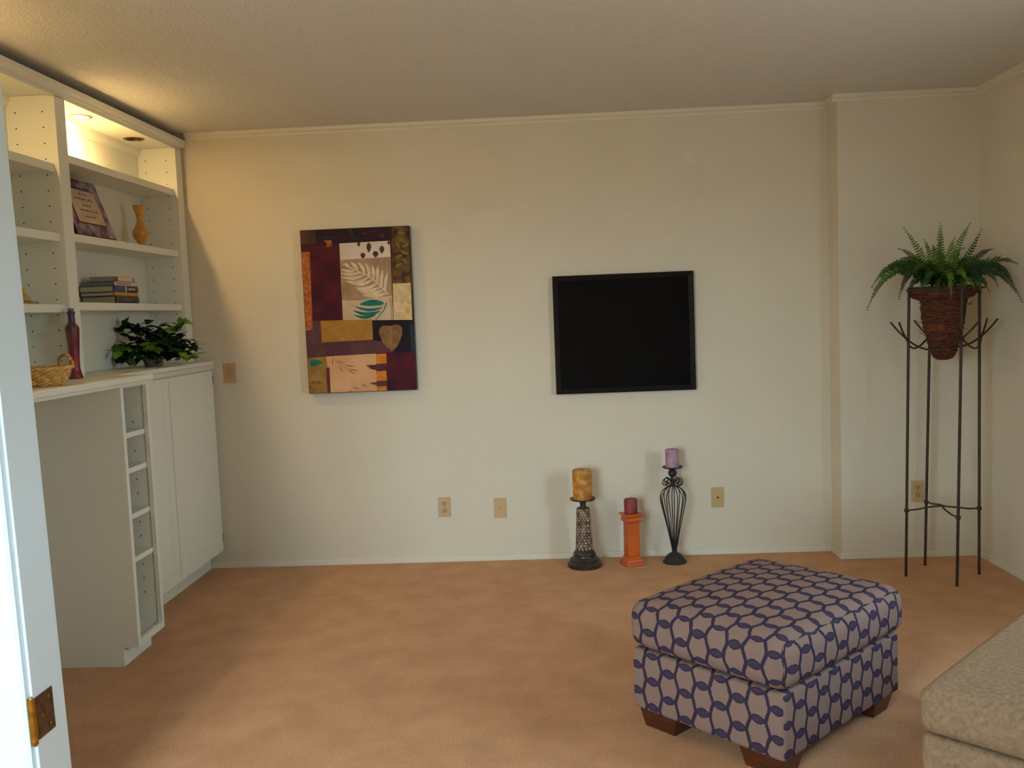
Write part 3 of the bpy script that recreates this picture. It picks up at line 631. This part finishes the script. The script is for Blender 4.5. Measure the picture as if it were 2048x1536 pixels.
FR = [((2.66, -.60, 1.335), (2.80, -.57, 1.66), .040, 0), ((2.70, -.55, 1.44), (2.84, -.54, 1.66), .040, 0), ((2.835, -.60, 1.715), (2.95, -.56, 1.57), .034, 1), ((2.84, -.52, 1.62), (2.96, -.50, 1.58), .034, 0),
      ((3.003, -.60, 1.725), (3.02, -.55, 1.58), .030, 1), ((3.045, -.52, 1.72), (3.05, -.5, 1.58), .026, 1), ((3.145, -.60, 1.72), (3.07, -.57, 1.60), .034, 1), ((3.19, -.61, 1.69), (3.14, -.58, 1.55), .036, 0),
      ((3.325, -.72, 1.345), (3.22, -.66, 1.62), .040, 2), ((3.33, -.62, 1.44), (3.25, -.60, 1.62), .040, 2), ((3.31, -.70, 1.52), (3.22, -.64, 1.60), .036, 0), ((3.27, -.56, 1.60), (3.18, -.54, 1.58), .032, 2),
      ((2.985, -.76, 1.375), (3.00, -.72, 1.60), .036, 1), ((3.13, -.75, 1.40), (3.11, -.72, 1.60), .036, 2), ((2.88, -.72, 1.40), (2.93, -.68, 1.60), .036, 0), ((3.21, -.73, 1.42), (3.17, -.68, 1.59), .034, 2),
      ((2.93, -.69, 1.62), (2.98, -.62, 1.60), .034, 1), ((3.07, -.70, 1.60), (3.06, -.64, 1.62), .034, 1), ((2.80, -.40, 1.50), (2.90, -.44, 1.64), .034, 2), ((3.24, -.36, 1.50), (3.16, -.42, 1.62), .034, 2),
      ((3.05, -.27, 1.48), (3.05, -.38, 1.64), .034, 2), ((2.92, -.33, 1.58), (2.97, -.42, 1.60), .034, 2), ((3.12, -.33, 1.60), (3.09, -.42, 1.62), .034, 2), ((3.02, -.66, 1.52), (3.04, -.6, 1.56), .034, 0),
      ((2.95, -.58, 1.55), (3.0, -.55, 1.56), .034, 2), ((3.13, -.6, 1.56), (3.1, -.56, 1.56), .034, 2), ((2.86, -.64, 1.50), (2.95, -.6, 1.60), .036, 0), ((3.20, -.64, 1.52), (3.14, -.6, 1.60), .034, 0),
      ((3.00, -.72, 1.47), (3.02, -.66, 1.58), .034, 0), ((3.09, -.56, 1.66), (3.06, -.54, 1.58), .032, 1), ((2.97, -.50, 1.66), (3.0, -.52, 1.58), .032, 1),
      ((2.78, -.68, 1.38), (2.86, -.63, 1.63), .038, 2), ((2.94, -.63, 1.46), (2.98, -.6, 1.56), .034, 2), ((3.16, -.68, 1.46), (3.11, -.64, 1.57), .034, 2), ((3.06, -.76, 1.44), (3.05, -.69, 1.57), .034, 1),
      ((2.95, -.70, 1.395), (2.97, -.66, 1.53), .034, 0), ((3.08, -.71, 1.39), (3.07, -.66, 1.53), .034, 2), ((3.16, -.68, 1.39), (3.14, -.63, 1.53), .034, 0), ((2.90, -.63, 1.40), (2.93, -.6, 1.54), .034, 2), ((3.23, -.60, 1.40), (3.19, -.58, 1.54), .034, 2),
      ((3.02, -.72, 1.41), (3.03, -.67, 1.53), .034, 2), ((2.87, -.55, 1.41), (2.92, -.55, 1.53), .034, 0), ((3.12, -.70, 1.41), (3.10, -.64, 1.53), .034, 1)]
for tip, mid, wd, mi in FR:
    frond(FB+Vector(((tip[0]-FB.x)*.12, (tip[1]-FB.y)*.12, 0)), mid, tip, wd, mi)

# ------------------------------------------------------------------ rounded boxes (upholstery)
def axis_pts(h, r, k=5, n=6):
    e = [h-r+r*math.sin(math.pi/4*i/k)/math.sin(math.pi/4)*1.0 for i in range(1, k+1)]
    inner = [-(h-r)+2*(h-r)*i/n for i in range(n+1)]
    return [-v for v in reversed(e)]+inner+e
def rbox(w, d, h, r, uvf=None, puff=0, k=5, n=8, side=0):
    """rounded box centred in x,y with z from 0 to h; puff = crown height of the top, side = bulge of the sides"""
    mb = MB(); uvs = []; hx, hy, hz = w/2, d/2, h/2
    A = {0: axis_pts(hx, r, k, n), 1: axis_pts(hy, r, k, n), 2: axis_pts(hz, r, k, max(2, n//3))}
    def warp(p):
        c = [max(-(hh-r), min(hh-r, q)) for q, hh in zip(p, (hx, hy, hz))]; dv = Vector([q-cc for q, cc in zip(p, c)])
        if dv.length > 1e-9: dv = dv.normalized()*r
        x, y, z = c[0]+dv.x, c[1]+dv.y, c[2]+dv.z
        if puff and z > 0: z += puff*(1-(x/hx)**2)*(1-(y/hy)**2)*min(1, z/(hz*.8))
        if side:
            s_ = side*(1-(z/hz)**2)
            if abs(x) > hx-r-1e-6: x += math.copysign(s_*(1-(y/hy)**4), x)
            if abs(y) > hy-r-1e-6: y += math.copysign(s_*(1-(x/hx)**4), y)
        return (x, y, z+hz)
    for ax in range(3):
        u, v = [(1, 2), (2, 0), (0, 1)][ax]
        for sgn in (-1, 1):
            U, V = A[u], A[v]; base = len(mb.v); raw = []
            for vv in V:
                for uu in U:
                    p = [0, 0, 0]; p[ax] = sgn*(hx, hy, hz)[ax]; p[u] = uu; p[v] = vv; raw.append(tuple(p)); mb.v.append(warp(p))
            nu = len(U)
            for j in range(len(V)-1):
                for i in range(nu-1):
                    q = [j*nu+i, j*nu+i+1, (j+1)*nu+i+1, (j+1)*nu+i]
                    if sgn < 0: q = q[::-1]
                    mb.f.append(tuple(base+t for t in q)); mb.m.append(0)
                    for t in q: uvs.append(uvf(ax, sgn, raw[t], hz) if uvf else (0, 0))
    mb.uv = uvs; return mb
def weld(o):
    bm = bmesh.new(); bm.from_mesh(o.data); bmesh.ops.remove_doubles(bm, verts=bm.verts, dist=1e-5); bm.to_mesh(o.data); bm.free()

def scallop_material():
    """tan fabric with staggered navy ovals whose vertical overlaps are filled purple"""
    m = bpy.data.materials.new('scallop_fabric'); m.use_nodes = True; nt = m.node_tree; N = nt.nodes; L = nt.links; b = N['Principled BSDF']
    b.inputs['Roughness'].default_value = .9; b.inputs['Specular IOR Level'].default_value = .1
    uv = N.new('ShaderNodeUVMap'); uv.uv_map = 'UVMap'
    nz = N.new('ShaderNodeTexNoise'); nz.inputs['Scale'].default_value = 28; L.new(uv.outputs[0], nz.inputs['Vector'])
    sub = N.new('ShaderNodeVectorMath'); sub.operation = 'SUBTRACT'; sub.inputs[1].default_value = (.5, .5, .5); L.new(nz.outputs['Color'], sub.inputs[0])
    scl_ = N.new('ShaderNodeVectorMath'); scl_.operation = 'SCALE'; scl_.inputs['Scale'].default_value = .010; L.new(sub.outputs[0], scl_.inputs[0])
    ad = N.new('ShaderNodeVectorMath'); ad.operation = 'ADD'; L.new(uv.outputs[0], ad.inputs[0]); L.new(scl_.outputs[0], ad.inputs[1])
    sep = N.new('ShaderNodeSeparateXYZ'); L.new(ad.outputs[0], sep.inputs[0])
    def math_(op, a, b_=None, c=None):
        n = N.new('ShaderNodeMath'); n.operation = op
        for i, x in enumerate((a, b_, c)):
            if x is None: continue
            if isinstance(x, (int, float)): n.inputs[i].default_value = x
            else: L.new(x, n.inputs[i])
        return n.outputs[0]
    CW, CS, RX, RY = .066, .086, .0355, .0505
    out_line = None; lens = None; ds = []
    for ou, ov in ((0, 0), (CW, CS/2)):
        u = math_('SUBTRACT', math_('PINGPONG', math_('ADD', sep.outputs[0], ou+CW*40), CW), 0)   # distance to nearest column pair centre
        v = math_('PINGPONG', math_('ADD', sep.outputs[1], ov+CS*40), CS/2)
        un = math_('DIVIDE', u, RX); vn = math_('DIVIDE', v, RY); vn2 = math_('DIVIDE', math_('SUBTRACT', CS, v), RY)
        d1 = math_('SQRT', math_('ADD', math_('MULTIPLY', un, un), math_('MULTIPLY', vn, vn)))
        d2 = math_('SQRT', math_('ADD', math_('MULTIPLY', un, un), math_('MULTIPLY', vn2, vn2)))
        ds.append(d1)
        e = math_('LESS_THAN', math_('ABSOLUTE', math_('SUBTRACT', d2, 1.09)), .06)
        out_line = e if out_line is None else math_('MAXIMUM', out_line, e)
        ln = math_('LESS_THAN', d2, 1.09); lens = ln if lens is None else math_('MAXIMUM', lens, ln)
    dark = math_('MAXIMUM', math_('LESS_THAN', math_('ABSOLUTE', math_('SUBTRACT', ds[0], ds[1])), .32), out_line)
    wv = N.new('ShaderNodeTexNoise'); wv.inputs['Scale'].default_value = 400; L.new(uv.outputs[0], wv.inputs['Vector'])
    def ramp(c1, c2):
        r = N.new('ShaderNodeValToRGB'); r.color_ramp.elements[0].position = .35; r.color_ramp.elements[1].position = .65
        r.color_ramp.elements[0].color = (*srgb(*c1), 1); r.color_ramp.elements[1].color = (*srgb(*c2), 1); L.new(wv.outputs['Fac'], r.inputs[0]); return r.outputs[0]
    tan = ramp((150, 122, 112), (130, 104, 95)); nav = ramp((64, 54, 72), (52, 44, 60)); pur = ramp((76, 62, 84), (64, 52, 72))
    def mix(f, a, b_):
        n = N.new('ShaderNodeMix'); n.data_type = 'RGBA'; L.new(f, n.inputs['Factor']); L.new(a, n.inputs['A']); L.new(b_, n.inputs['B']); return n.outputs['Result']
    L.new(mix(dark, mix(lens, tan, pur), nav), b.inputs['Base Color'])
    bp = N.new('ShaderNodeBump'); bp.inputs['Distance'].default_value = .0008; L.new(wv.outputs['Fac'], bp.inputs['Height']); L.new(bp.outputs[0], b.inputs['Normal'])
    return m
M_SCAL = scallop_material()
OL, OW, OA = .702, .570, .767
ofx, ofy = 1.766, -2.509
oc = (ofx+OL/2*math.cos(OA)-OW/2*math.sin(OA), ofy+OL/2*math.sin(OA)+OW/2*math.cos(OA))
ot = thing('ottoman', 'ottoman in tan and purple scallop-patterned fabric with wooden block feet', 'ottoman', (*oc, 0), OA)
def ouv(z0, hl=OL/2):
    def f(ax, sgn, p, hz):
        x, y, z = p; zz = z+hz+z0
        if ax == 0: return (-y*-sgn*-1 if sgn > 0 else -y, zz)
        if ax == 1: return (x*(-sgn), zz)
        return (-y, (zz if sgn > 0 else 0) + (x+hl))
    return f
o = part('base', rbox(OL, OW, .202, .014, ouv(.065), k=3, n=6), M_SCAL, ot, smooth=True, local=True); o.location = (0, 0, .065)
o = part('cushion', rbox(OL+.036, OW+.026, .160, .052, ouv(.27, OL/2+.018), puff=.022, k=6, n=10, side=.008), M_SCAL, ot, smooth=True, local=True); o.location = (.010, 0, .266)
pp = MB()
M_FOOT = mat('dark_red_wood', srgb(88, 40, 20), .4, srgb(62, 26, 14), 10, 4, stretch=(1, 1, 8), coat=.2)
for sx in (-1, 1):
    for sy in (-1, 1):
        a, b = .060, .076; x, y = sx*(OL/2-.015-a), sy*(OW/2-.015-b)
        v = [(x+q*a*.80-sx*0, y+w_*b*.80, 0) for q, w_ in ((-1, -1), (1, -1), (1, 1), (-1, 1))]+[(x+q*a, y+w_*b, .0655) for q, w_ in ((-1, -1), (1, -1), (1, 1), (-1, 1))]
        part('foot', MB().add(v, [(3, 2, 1, 0), (4, 5, 6, 7), (0, 1, 5, 4), (1, 2, 6, 5), (2, 3, 7, 6), (3, 0, 4, 7)]), M_FOOT, ot, local=True, bevel=.003)

# chaise at the lower right
M_PLUSH = mat('taupe_plush', srgb(166, 138, 110), .95, srgb(134, 110, 86), 90, 6, bump=.002, bscale=260, spec=.05, lo=.3, hi=.7)
AA = math.atan2(.72, .69); CL, CWD = 1.0, .84
c0 = Vector((1.990, -2.884)); ex = Vector((math.cos(AA), math.sin(AA))); ey = Vector((-math.sin(AA), math.cos(AA)))
cc = c0+ex*(CL/2)-ey*(CWD/2)
ch = thing('chaise', 'taupe plush chaise seat corner in the lower right foreground', 'sofa', (cc.x, cc.y, 0), AA)
o = part('base', rbox(CL-.012, CWD-.012, .285, .02, k=3, n=6), M_PLUSH, ch, smooth=True, local=True); o.location = (0, 0, .045)
o = part('seat_cushion', rbox(CL, CWD, .118, .036, puff=.012, k=5, n=8, side=.006), M_PLUSH, ch, smooth=True, local=True); o.location = (0, 0, .331)
o = part('backrest', rbox(CL, .20, .46, .06, k=5, n=6), M_PLUSH, ch, smooth=True, local=True); o.location = (0, -CWD/2+.11, .44)
for sx in (-1, 1):
    for sy in (-1, 1):
        part('foot', MB().lathe([(.018, 0), (.026, .046)], 16, (sx*(CL/2-.07), sy*(CWD/2-.07), 0)), M_FOOT, ch, smooth=True, local=True)

# ------------------------------------------------------------------ things on the shelves
ZS2, ZS3 = 1.797, 1.505
# leaning plaque
pt = Vector((-.982, 0, 2.074)); pb = Vector((-.885, 0, ZS2))
PH = math.hypot(pt.x-pb.x, pt.z-pb.z); tilt = math.atan2(pb.x-pt.x, pt.z-pb.z)
pq = thing('plaque', 'purple framed verse plaque leaning back on the upper shelf', 'plaque', (-.9, -.955, ZS2))
M_PURP = mat('purple_marbled', srgb(160, 146, 158), .5, srgb(84, 42, 56), 16, 4, lo=.40, hi=.60)
M_VERSE = mat('verse_paper', srgb(206, 178, 150), .8, srgb(188, 160, 140), 20, 4)
M_INK = mat('verse_ink', srgb(96, 82, 74), .8); M_PEDGE = mat('plaque_edge', srgb(52, 24, 30), .5)
PWD = .36; rot = Matrix.Rotation(-tilt, 4, 'Y')
def plq(mb): mb.v = [tuple(rot @ Vector(v)+Vector((.012, 0, .0045))) for v in mb.v]; return mb
part('board', plq(MB().box(-.012, 0, -PWD/2, PWD/2, 0, PH-.012)), M_PEDGE, pq, local=True)
part('border', plq(MB().box(0, .0016, -PWD/2+.004, PWD/2-.004, .004, PH-.016)), M_PURP, pq, local=True)
part('lip', plq(MB().box(.0016, .0032, -PWD/2+.052, PWD/2-.052, .058, PH-.062)), M_PEDGE, pq, local=True)
vs = part('verse', plq(MB().box(.0032, .0042, -PWD/2+.058, PWD/2-.058, .064, PH-.068)), M_VERSE, pq, local=True)
rq = random.Random(5); ink = MB()
for (z, y0, y1) in ((.235, -.075, .06), (.205, -.03, .03), (.180, -.08, .07), (.150, -.03, .03), (.125, -.07, .085), (.095, -.04, .05)):
    y = y0
    while y < y1:
        l = rq.uniform(.010, .026); n = int(l/.003)+2
        ink.tube([(.0046, y+l*i/n, z+.0045*math.sin(i*2.2+y*90)) for i in range(n+1)], .0009, 4); y += l+.009
part('handwriting', plq(ink), M_INK, vs, local=True)
for k in range(9):  # light zigzag along the lower border
    y = -PWD/2+.03+k*.034
    part('border_motif', plq(MB().prism([(y, .018), (y+.017, .040), (y+.034, .018), (y+.030, .016), (y+.017, .033), (y+.004, .016)], .0016, .0026, 'x')), mat('border_pale', srgb(150, 132, 140), .6), pq, local=True)
# vase
single('vase', MB().lathe(spl([(.026, 0), (.034, .002), (.033, .006), (.020, .014), (.016, .020), (.020, .028), (.034, .046), (.0405, .066), (.038, .086), (.027, .106), (.018, .128), (.0155, .145), (.018, .162), (.024, .185), (.031, .208), (.0315, .212), (.028, .210), (.018, .165), (.001, .15)], 3), 40),
       mat('turned_amber_wood', srgb(222, 160, 70), .25, srgb(200, 132, 48), 9, 4, stretch=(1, 1, 4), coat=.4), 'amber turned wooden bud vase on the shelf beside the plaque', 'vase', True)
bpy.data.objects['vase'].location = (-.945, -.385, ZS2)
# books, bottom to top
def book(label, z, th, y0, y1, x0, x1, cover, pages, spine=None, bands=(), rz=0, title=None):
    cx, cy = (x0+x1)/2, (y0+y1)/2
    t = thing('book', label, 'book', (cx, cy, z), rz, 'stack of books on the lower shelf')
    hx, hy = (x1-x0)/2, (y1-y0)/2; cm = mat('cover_'+label[:22], srgb(*cover), .45); sm = mat('spine_'+label[:22], srgb(*(spine or cover)), .45)
    k = .0022
    part('cover', MB().box(-hx, hx, -hy, hy, 0, k), cm, t, local=True); part('cover', MB().box(-hx, hx, -hy, hy, th-k, th), cm, t, local=True)
    part('spine', MB().prism([(hx-.001, 0), (hx+.002, .2*th), (hx+.003, .5*th), (hx+.002, .8*th), (hx-.001, th), (hx-.004, th), (hx-.004, 0)], -hy, hy, 'y'), sm, t, local=True)
    part('pages', MB().box(-hx+.004, hx-.004, -hy+.003, hy-.003, k, th-k), mat('paper_%d_%d_%d' % pages, srgb(*pages), .9, tuple(c*.8 for c in srgb(*pages)), 3, 2, stretch=(1, 1, 220)), t, local=True)
    for (a0, a1, colr) in bands:
        part('spine_band', MB().prism([(hx+.0008, .06*th), (hx+.0026, .2*th), (hx+.0036, .5*th), (hx+.0026, .8*th), (hx+.0008, .94*th), (hx-.002, .94*th), (hx-.002, .06*th)], -hy+a0*2*hy, -hy+a1*2*hy, 'y'), mat('band_%d_%d_%d' % colr, srgb(*colr), .5), t, local=True)
    if title:
        a0, a1, colr = title; mb = MB(); n = 14
        for i in range(n):
            ya = -hy+2*hy*(a0+(a1-a0)*i/n); mb.box(hx+.0033, hx+.0042, ya, ya+2*hy*(a1-a0)/n*.6, th*(.36 if i % 3 else .3), th*(.62 if i % 2 else .7))
        part('spine_title', mb, mat('title_%d_%d_%d' % colr, srgb(*colr), .5), t, local=True)
    return t
XS = -.884; z = ZS3+.0003
book('thick navy blue book at the bottom of the stack', z, .0335, -.835, -.598, XS-.165, XS, (36, 42, 66), (190, 172, 136), bands=((.03, .06, (92, 92, 96)), (.93, .96, (92, 92, 96))), title=(.3, .7, (110, 106, 96))); z += .0339
book('thin mustard yellow book second from the bottom of the stack', z, .0185, -.848, -.604, XS-.165, XS, (40, 36, 40), (200, 184, 140), spine=(196, 146, 40), rz=.01); z += .0189
book('blue and black hardback in the middle of the stack', z, .029, -.846, -.600, XS-.168, XS, (42, 50, 96), (196, 182, 140), spine=(44, 58, 124), bands=((.44, .5, (190, 186, 180)), (.5, .94, (40, 30, 28)), (.94, 1.0, (170, 110, 90))), title=(.56, .86, (190, 186, 170)), rz=-.01); z += .0294
book('white-spined paperback with red title under the top book', z, .0195, -.838, -.598, XS-.160, XS, (92, 92, 128), (130, 132, 132), spine=(216, 200, 188), title=(.05, .68, (176, 66, 50))); z += .0199
book('cream-spined paperback on top of the stack', z, .0225, -.834, -.622, XS-.125, XS-.002, (110, 92, 108), (156, 152, 136), spine=(220, 190, 146), bands=((.0, .12, (110, 62, 40)), (.86, .96, (140, 156, 160))), rz=.015)
# small ornament in the left bay
fg = thing('figurine', 'small yellow and peach ornament on a flat base, left shelf bay', 'figurine', (-.94, -1.488, 1.495))
part('plinth', MB().lathe([(.046, 0), (.048, .004), (.046, .009), (.040, .011)], 28), mat('straw_plinth', srgb(190, 168, 104), .7, srgb(150, 120, 60), 40, 3), fg, smooth=True, local=True)
part('body', MB().lathe(spl([(.001, .010), (.022, .012), (.026, .022), (.018, .034), (.010, .042), (.001, .044)], 3), 24, (0, -.012, 0), cap=False), mat('peach_glaze', srgb(214, 154, 100), .4), fg, smooth=True, local=True)
part('head', MB().ball((0, -.016, .052), .0135, 18, 12, sz=1.15), mat('yellow_glaze', srgb(208, 174, 40), .4), fg, smooth=True, local=True)
# red bottle
def bottle_mat():
    m = mat('gradient_glass', srgb(150, 12, 44), .12, spec=.6, coat=.5); nt = m.node_tree; N = nt.nodes; L = nt.links
    tc = N.new('ShaderNodeTexCoord'); sp = N.new('ShaderNodeSeparateXYZ'); L.new(tc.outputs['Object'], sp.inputs[0])
    mr = N.new('ShaderNodeMapRange'); mr.inputs['From Max'].default_value = .28; L.new(sp.outputs['Z'], mr.inputs['Value'])
    r = N.new('ShaderNodeValToRGB'); e = r.color_ramp.elements
    e[0].position = 0; e[0].color = (*srgb(110, 4, 34), 1); e[1].position = 1; e[1].color = (*srgb(54, 34, 96), 1)
    for p_, c_ in ((.3, (152, 12, 46)), (.45, (112, 22, 52)), (.72, (96, 8, 24)), (.84, (74, 18, 64))):
        q = e.new(p_); q.color = (*srgb(*c_), 1)
    L.new(mr.outputs[0], r.inputs[0]); L.new(r.outputs[0], N['Principled BSDF'].inputs['Base Color']); return m
bt = thing('bottle', 'tall slim red bottle fading to purple at the neck', 'bottle', (-.832, -1.351, ZC))
part('glass_body', MB().lathe([(.001, 0), (.028, 0), (.030, .003), (.027, .016), (.022, .034), (.0205, .048), (.021, .08), (.0235, .13), (.0268, .18), (.0282, .205), (.0275, .213), (.0205, .225), (.0145, .234), (.0138, .25), (.0135, .268), (.0165, .270), (.0165, .277), (.0135, .279), (.001, .279)], 8, rot=math.pi/8), bottle_mat(), bt, local=True, bevel=.0025, seg=3)
part('cork', MB().lathe([(.011, .2795), (.012, .290), (.0105, .2915)], 16), mat('cork', srgb(150, 90, 80), .8), bt, smooth=True, local=True)
# wicker basket
M_WICK = mat('wicker', srgb(228, 182, 104), .6, srgb(196, 142, 70), 60, 4, lo=.35, hi=.7)
M_WICK2 = mat('wicker_dark', srgb(196, 138, 64), .7, srgb(150, 98, 44), 60, 4)
wb = thing('wicker_basket', 'low oval wicker basket with loop handle on the counter', 'basket', (-.748, -1.80, ZC+.0006), math.radians(12))
AX, AY = .118, .075
def ring(fx, z, ph, amp, r, n=96, waves=13):
    mb = MB(); mb.tube([((AX*fx+amp*math.cos(waves*t+ph))*math.cos(t), (AY*fx+amp*math.cos(waves*t+ph))*math.sin(t), z+.004*math.sin(waves*t+ph)) for t in [2*math.pi*i/n for i in range(n)]], r, 6, closed=True); return mb
part('base', MB().lathe([(.001, 0), (.80, 0), (.82, .004), (.001, .005)], 40, sx=AX, sy=AY), M_WICK2, wb, local=True, smooth=True)
for j in range(7):
    fx = .84+.031*j; part('weave_strand', ring(fx, .0098+j*.0082, j*1.1, .0045, .0052), M_WICK, wb, local=True, smooth=True)
st = [MB().tube([(AX*.82*math.cos(a), AY*.82*math.sin(a), .003), (AX*1.04*math.cos(a), AY*1.04*math.sin(a), .064)], .0026, 6) for a in [2*math.pi*i/22 for i in range(22)]]
for s_ in st: part('stake', s_, M_WICK2, wb, local=True, smooth=True)
def twist(cp, r, off, tw):
    out = []
    for i, p in enumerate(cp): out.append(Vector(p)+Vector((off*math.cos(tw*i), off*math.sin(tw*i)*.6, off*math.sin(tw*i))))
    return MB().tube(out, r, 6)
for k in range(2):
    pts = [(AX*1.06*math.cos(t)+.003*math.cos(20*t+k*math.pi), AY*1.08*math.sin(t)+.003*math.cos(20*t+k*math.pi), .066+.003*math.sin(20*t+k*math.pi)) for t in [2*math.pi*i/120 for i in range(120)]]
    part('rim', MB().tube(pts, .0042, 6, closed=True), M_WICK, wb, local=True, smooth=True)
for a0 in (math.radians(38), math.radians(218)):
    cx_, cy_ = AX*1.03*math.cos(a0), AY*1.03*math.sin(a0); tx_, ty_ = -AX*math.sin(a0), AY*math.cos(a0); tl = math.hypot(tx_, ty_); tx_, ty_ = tx_/tl, ty_/tl
    hp_ = spl([(cx_+tx_*q, cy_+ty_*q, z_) for q, z_ in ((-.045, .062), (-.036, .090), (-.014, .108), (.014, .108), (.036, .094), (.042, .062))], 5)
    part('handle', twist(hp_, .0036, .0027, 1.1), M_WICK2, wb, local=True, smooth=True); part('handle', twist(hp_, .0036, -.0027, 1.1), M_WICK, wb, local=True, smooth=True)
# ivy
iv = thing('potted_ivy', 'leafy green ivy with yellow-green sprigs in a small pot on the counter', 'potted plant', (-.905, -.43, ZC+.0006))
part('pot', MB().lathe([(.040, 0), (.044, .003), (.052, .042), (.055, .045), (.055, .051), (.049, .049), (.044, .04), (.001, .04)], 32), mat('mauve_pot', srgb(170, 150, 140), .5, srgb(140, 116, 110), 14, 3), iv, smooth=True, local=True)
ML = [mat('ivy_dark', srgb(26, 58, 32), .4, srgb(12, 32, 20), 30, 3), mat('ivy_mid', srgb(48, 96, 44), .4, srgb(28, 66, 34), 30, 3), mat('ivy_light', srgb(140, 176, 52), .45, srgb(84, 136, 40), 40, 3, lo=.42, hi=.58)]
M_STEM = mat('ivy_stem', srgb(104, 70, 40), .7)
def leafmesh(m):
    # pointed ivy leaf with a folded midrib, 1 unit long along +x
    o_ = [(0, 0), (.10, .20), (.26, .34), (.42, .33), (.60, .24), (.80, .11), (1.0, 0)]
    v = [(x, 0, -.10*x*x+.02) for x, y in o_]+[(x, y, -.10*x*x+.10*y) for x, y in o_[1:-1]]+[(x, -y, -.10*x*x+.10*y) for x, y in o_[1:-1]]
    fs = []; n = len(o_); k = n-2
    for i in range(n-1):
        for s0 in (n, n+k):
            a_ = s0+i-1 if i > 0 else None; b2 = s0+i if i < n-2 else None
            q = [i]+([a_] if a_ is not None else [])+([b2] if b2 is not None else [])+[i+1]
            fs.append(tuple(q if s0 == n else q[::-1]))
    return MB().add(v, fs).mesh('leaf', m, smooth=True)
LM = [leafmesh(m) for m in ML]
rv = random.Random(11)
Pw = Vector((.90, .43, 0)); Vw = Vector((.43, -.90, 0))      # bush axes: along the counter edge view, and toward the room
base = Vector((-.905, -.43, ZC))
def put_leaf(p, d, sz, mi, roll):
    d = Vector(d).normalized(); q = d.to_track_quat('X', 'Z'); 
    o = link('leaf', LM[mi], iv, Vector(p)-origin(iv)); o.rotation_mode = 'QUATERNION'
    from mathutils import Quaternion
    o.rotation_quaternion = q @ Quaternion((1, 0, 0), roll); o.scale = (sz, sz, sz)
def inside(p): return p.x > -1.05 and p.y < -.11+max(0, p.x+.85)*.5 and p.z < 1.462 and p.z > ZC+.012
sprigs = [((-.19, .02, .05), 0), ((-.17, .03, .12), 1), ((-.13, 0, .235), 1), ((-.08, .02, .20), 0), ((-.03, .03, .23), 0), ((.03, .05, .17), 1), ((.04, .0, .21), 0), ((.0, .08, .10), 2), ((-.10, .09, .08), 1), ((.10, .06, .14), 0), ((.15, .02, .215), 2), ((.17, .05, .17), 0),
          ((.19, .08, .08), 1), ((.15, .12, .05), 2), ((.08, .12, .05), 0), ((-.05, .10, .04), 1), ((-.15, .06, .03), 0), ((.21, .06, .10), 0), ((-.02, .06, .15), 0), ((-.12, .04, .16), 0), ((.06, .08, .11), 0), ((.12, .05, .10), 0), ((-.06, .05, .10), 0), ((-.17, .05, .09), 2), ((.2, .09, .05), 2),
          ((-.16, .02, .19), 0), ((-.20, .04, .10), 0), ((-.18, .05, .06), 0), ((-.10, .03, .22), 0), ((-.14, .07, .10), 0), ((-.09, .08, .14), 0), ((-.05, .02, .18), 0), ((-.03, .11, .06), 0), ((.03, .11, .07), 0), ((.10, .11, .07), 0), ((.06, .03, .15), 0),
          ((.13, .08, .12), 0), ((.18, .03, .13), 0), ((.14, .0, .20), 0), ((.17, .02, .235), 1), ((.12, .0, .17), 0), ((.20, .10, .03), 1), ((.12, .13, .03), 1), ((.02, .13, .03), 1), ((-.08, .12, .03), 0), ((-.13, .10, .04), 1), ((.17, .11, .06), 0), ((-.14, .01, .23), 1), ((.0, .02, .19), 0), ((-.02, .16, .11), 2), ((.0, .15, .09), 2), ((.15, .16, .055), 2), ((.17, .15, .04), 2), ((-.16, .13, .09), 2), ((.165, .05, .235), 2), ((-.12, .13, .05), 1), ((.05, .14, .13), 1)]
for (su, sv, sw), mi in sprigs:
    tip = base+Pw*su+Vw*sv+Vector((0, 0, sw)); st_ = base+Vector((0, 0, .055))+Pw*su*.1
    mid = (st_+tip)/2+Vector((0, 0, .05)); pts = [st_*(1-t)**2+mid*2*t*(1-t)+tip*t*t for t in [i/6 for i in range(7)]]
    part('stem', MB().tube(pts, .0016, 5), M_STEM, iv, smooth=True)
    for k in range(8):
        t = .42+.58*k/7; p = st_*(1-t)**2+mid*2*t*(1-t)+tip*t*t
        for _ in range(6):
            an = rv.uniform(0, 6.28); d_ = Pw*math.cos(an)*.9+Vw*abs(math.sin(an))*.6+Vector((0, 0, rv.uniform(-.7, .45)))+(tip-st_).normalized()*.4
            sz = rv.uniform(.046, .07); e_ = p+d_.normalized()*sz
            if inside(e_) and inside(p): break
        else: continue
        m_ = mi
        if mi == 0 and rv.random() < .22: m_ = 1
        put_leaf(p, d_, sz, m_, rv.uniform(-.5, .5))
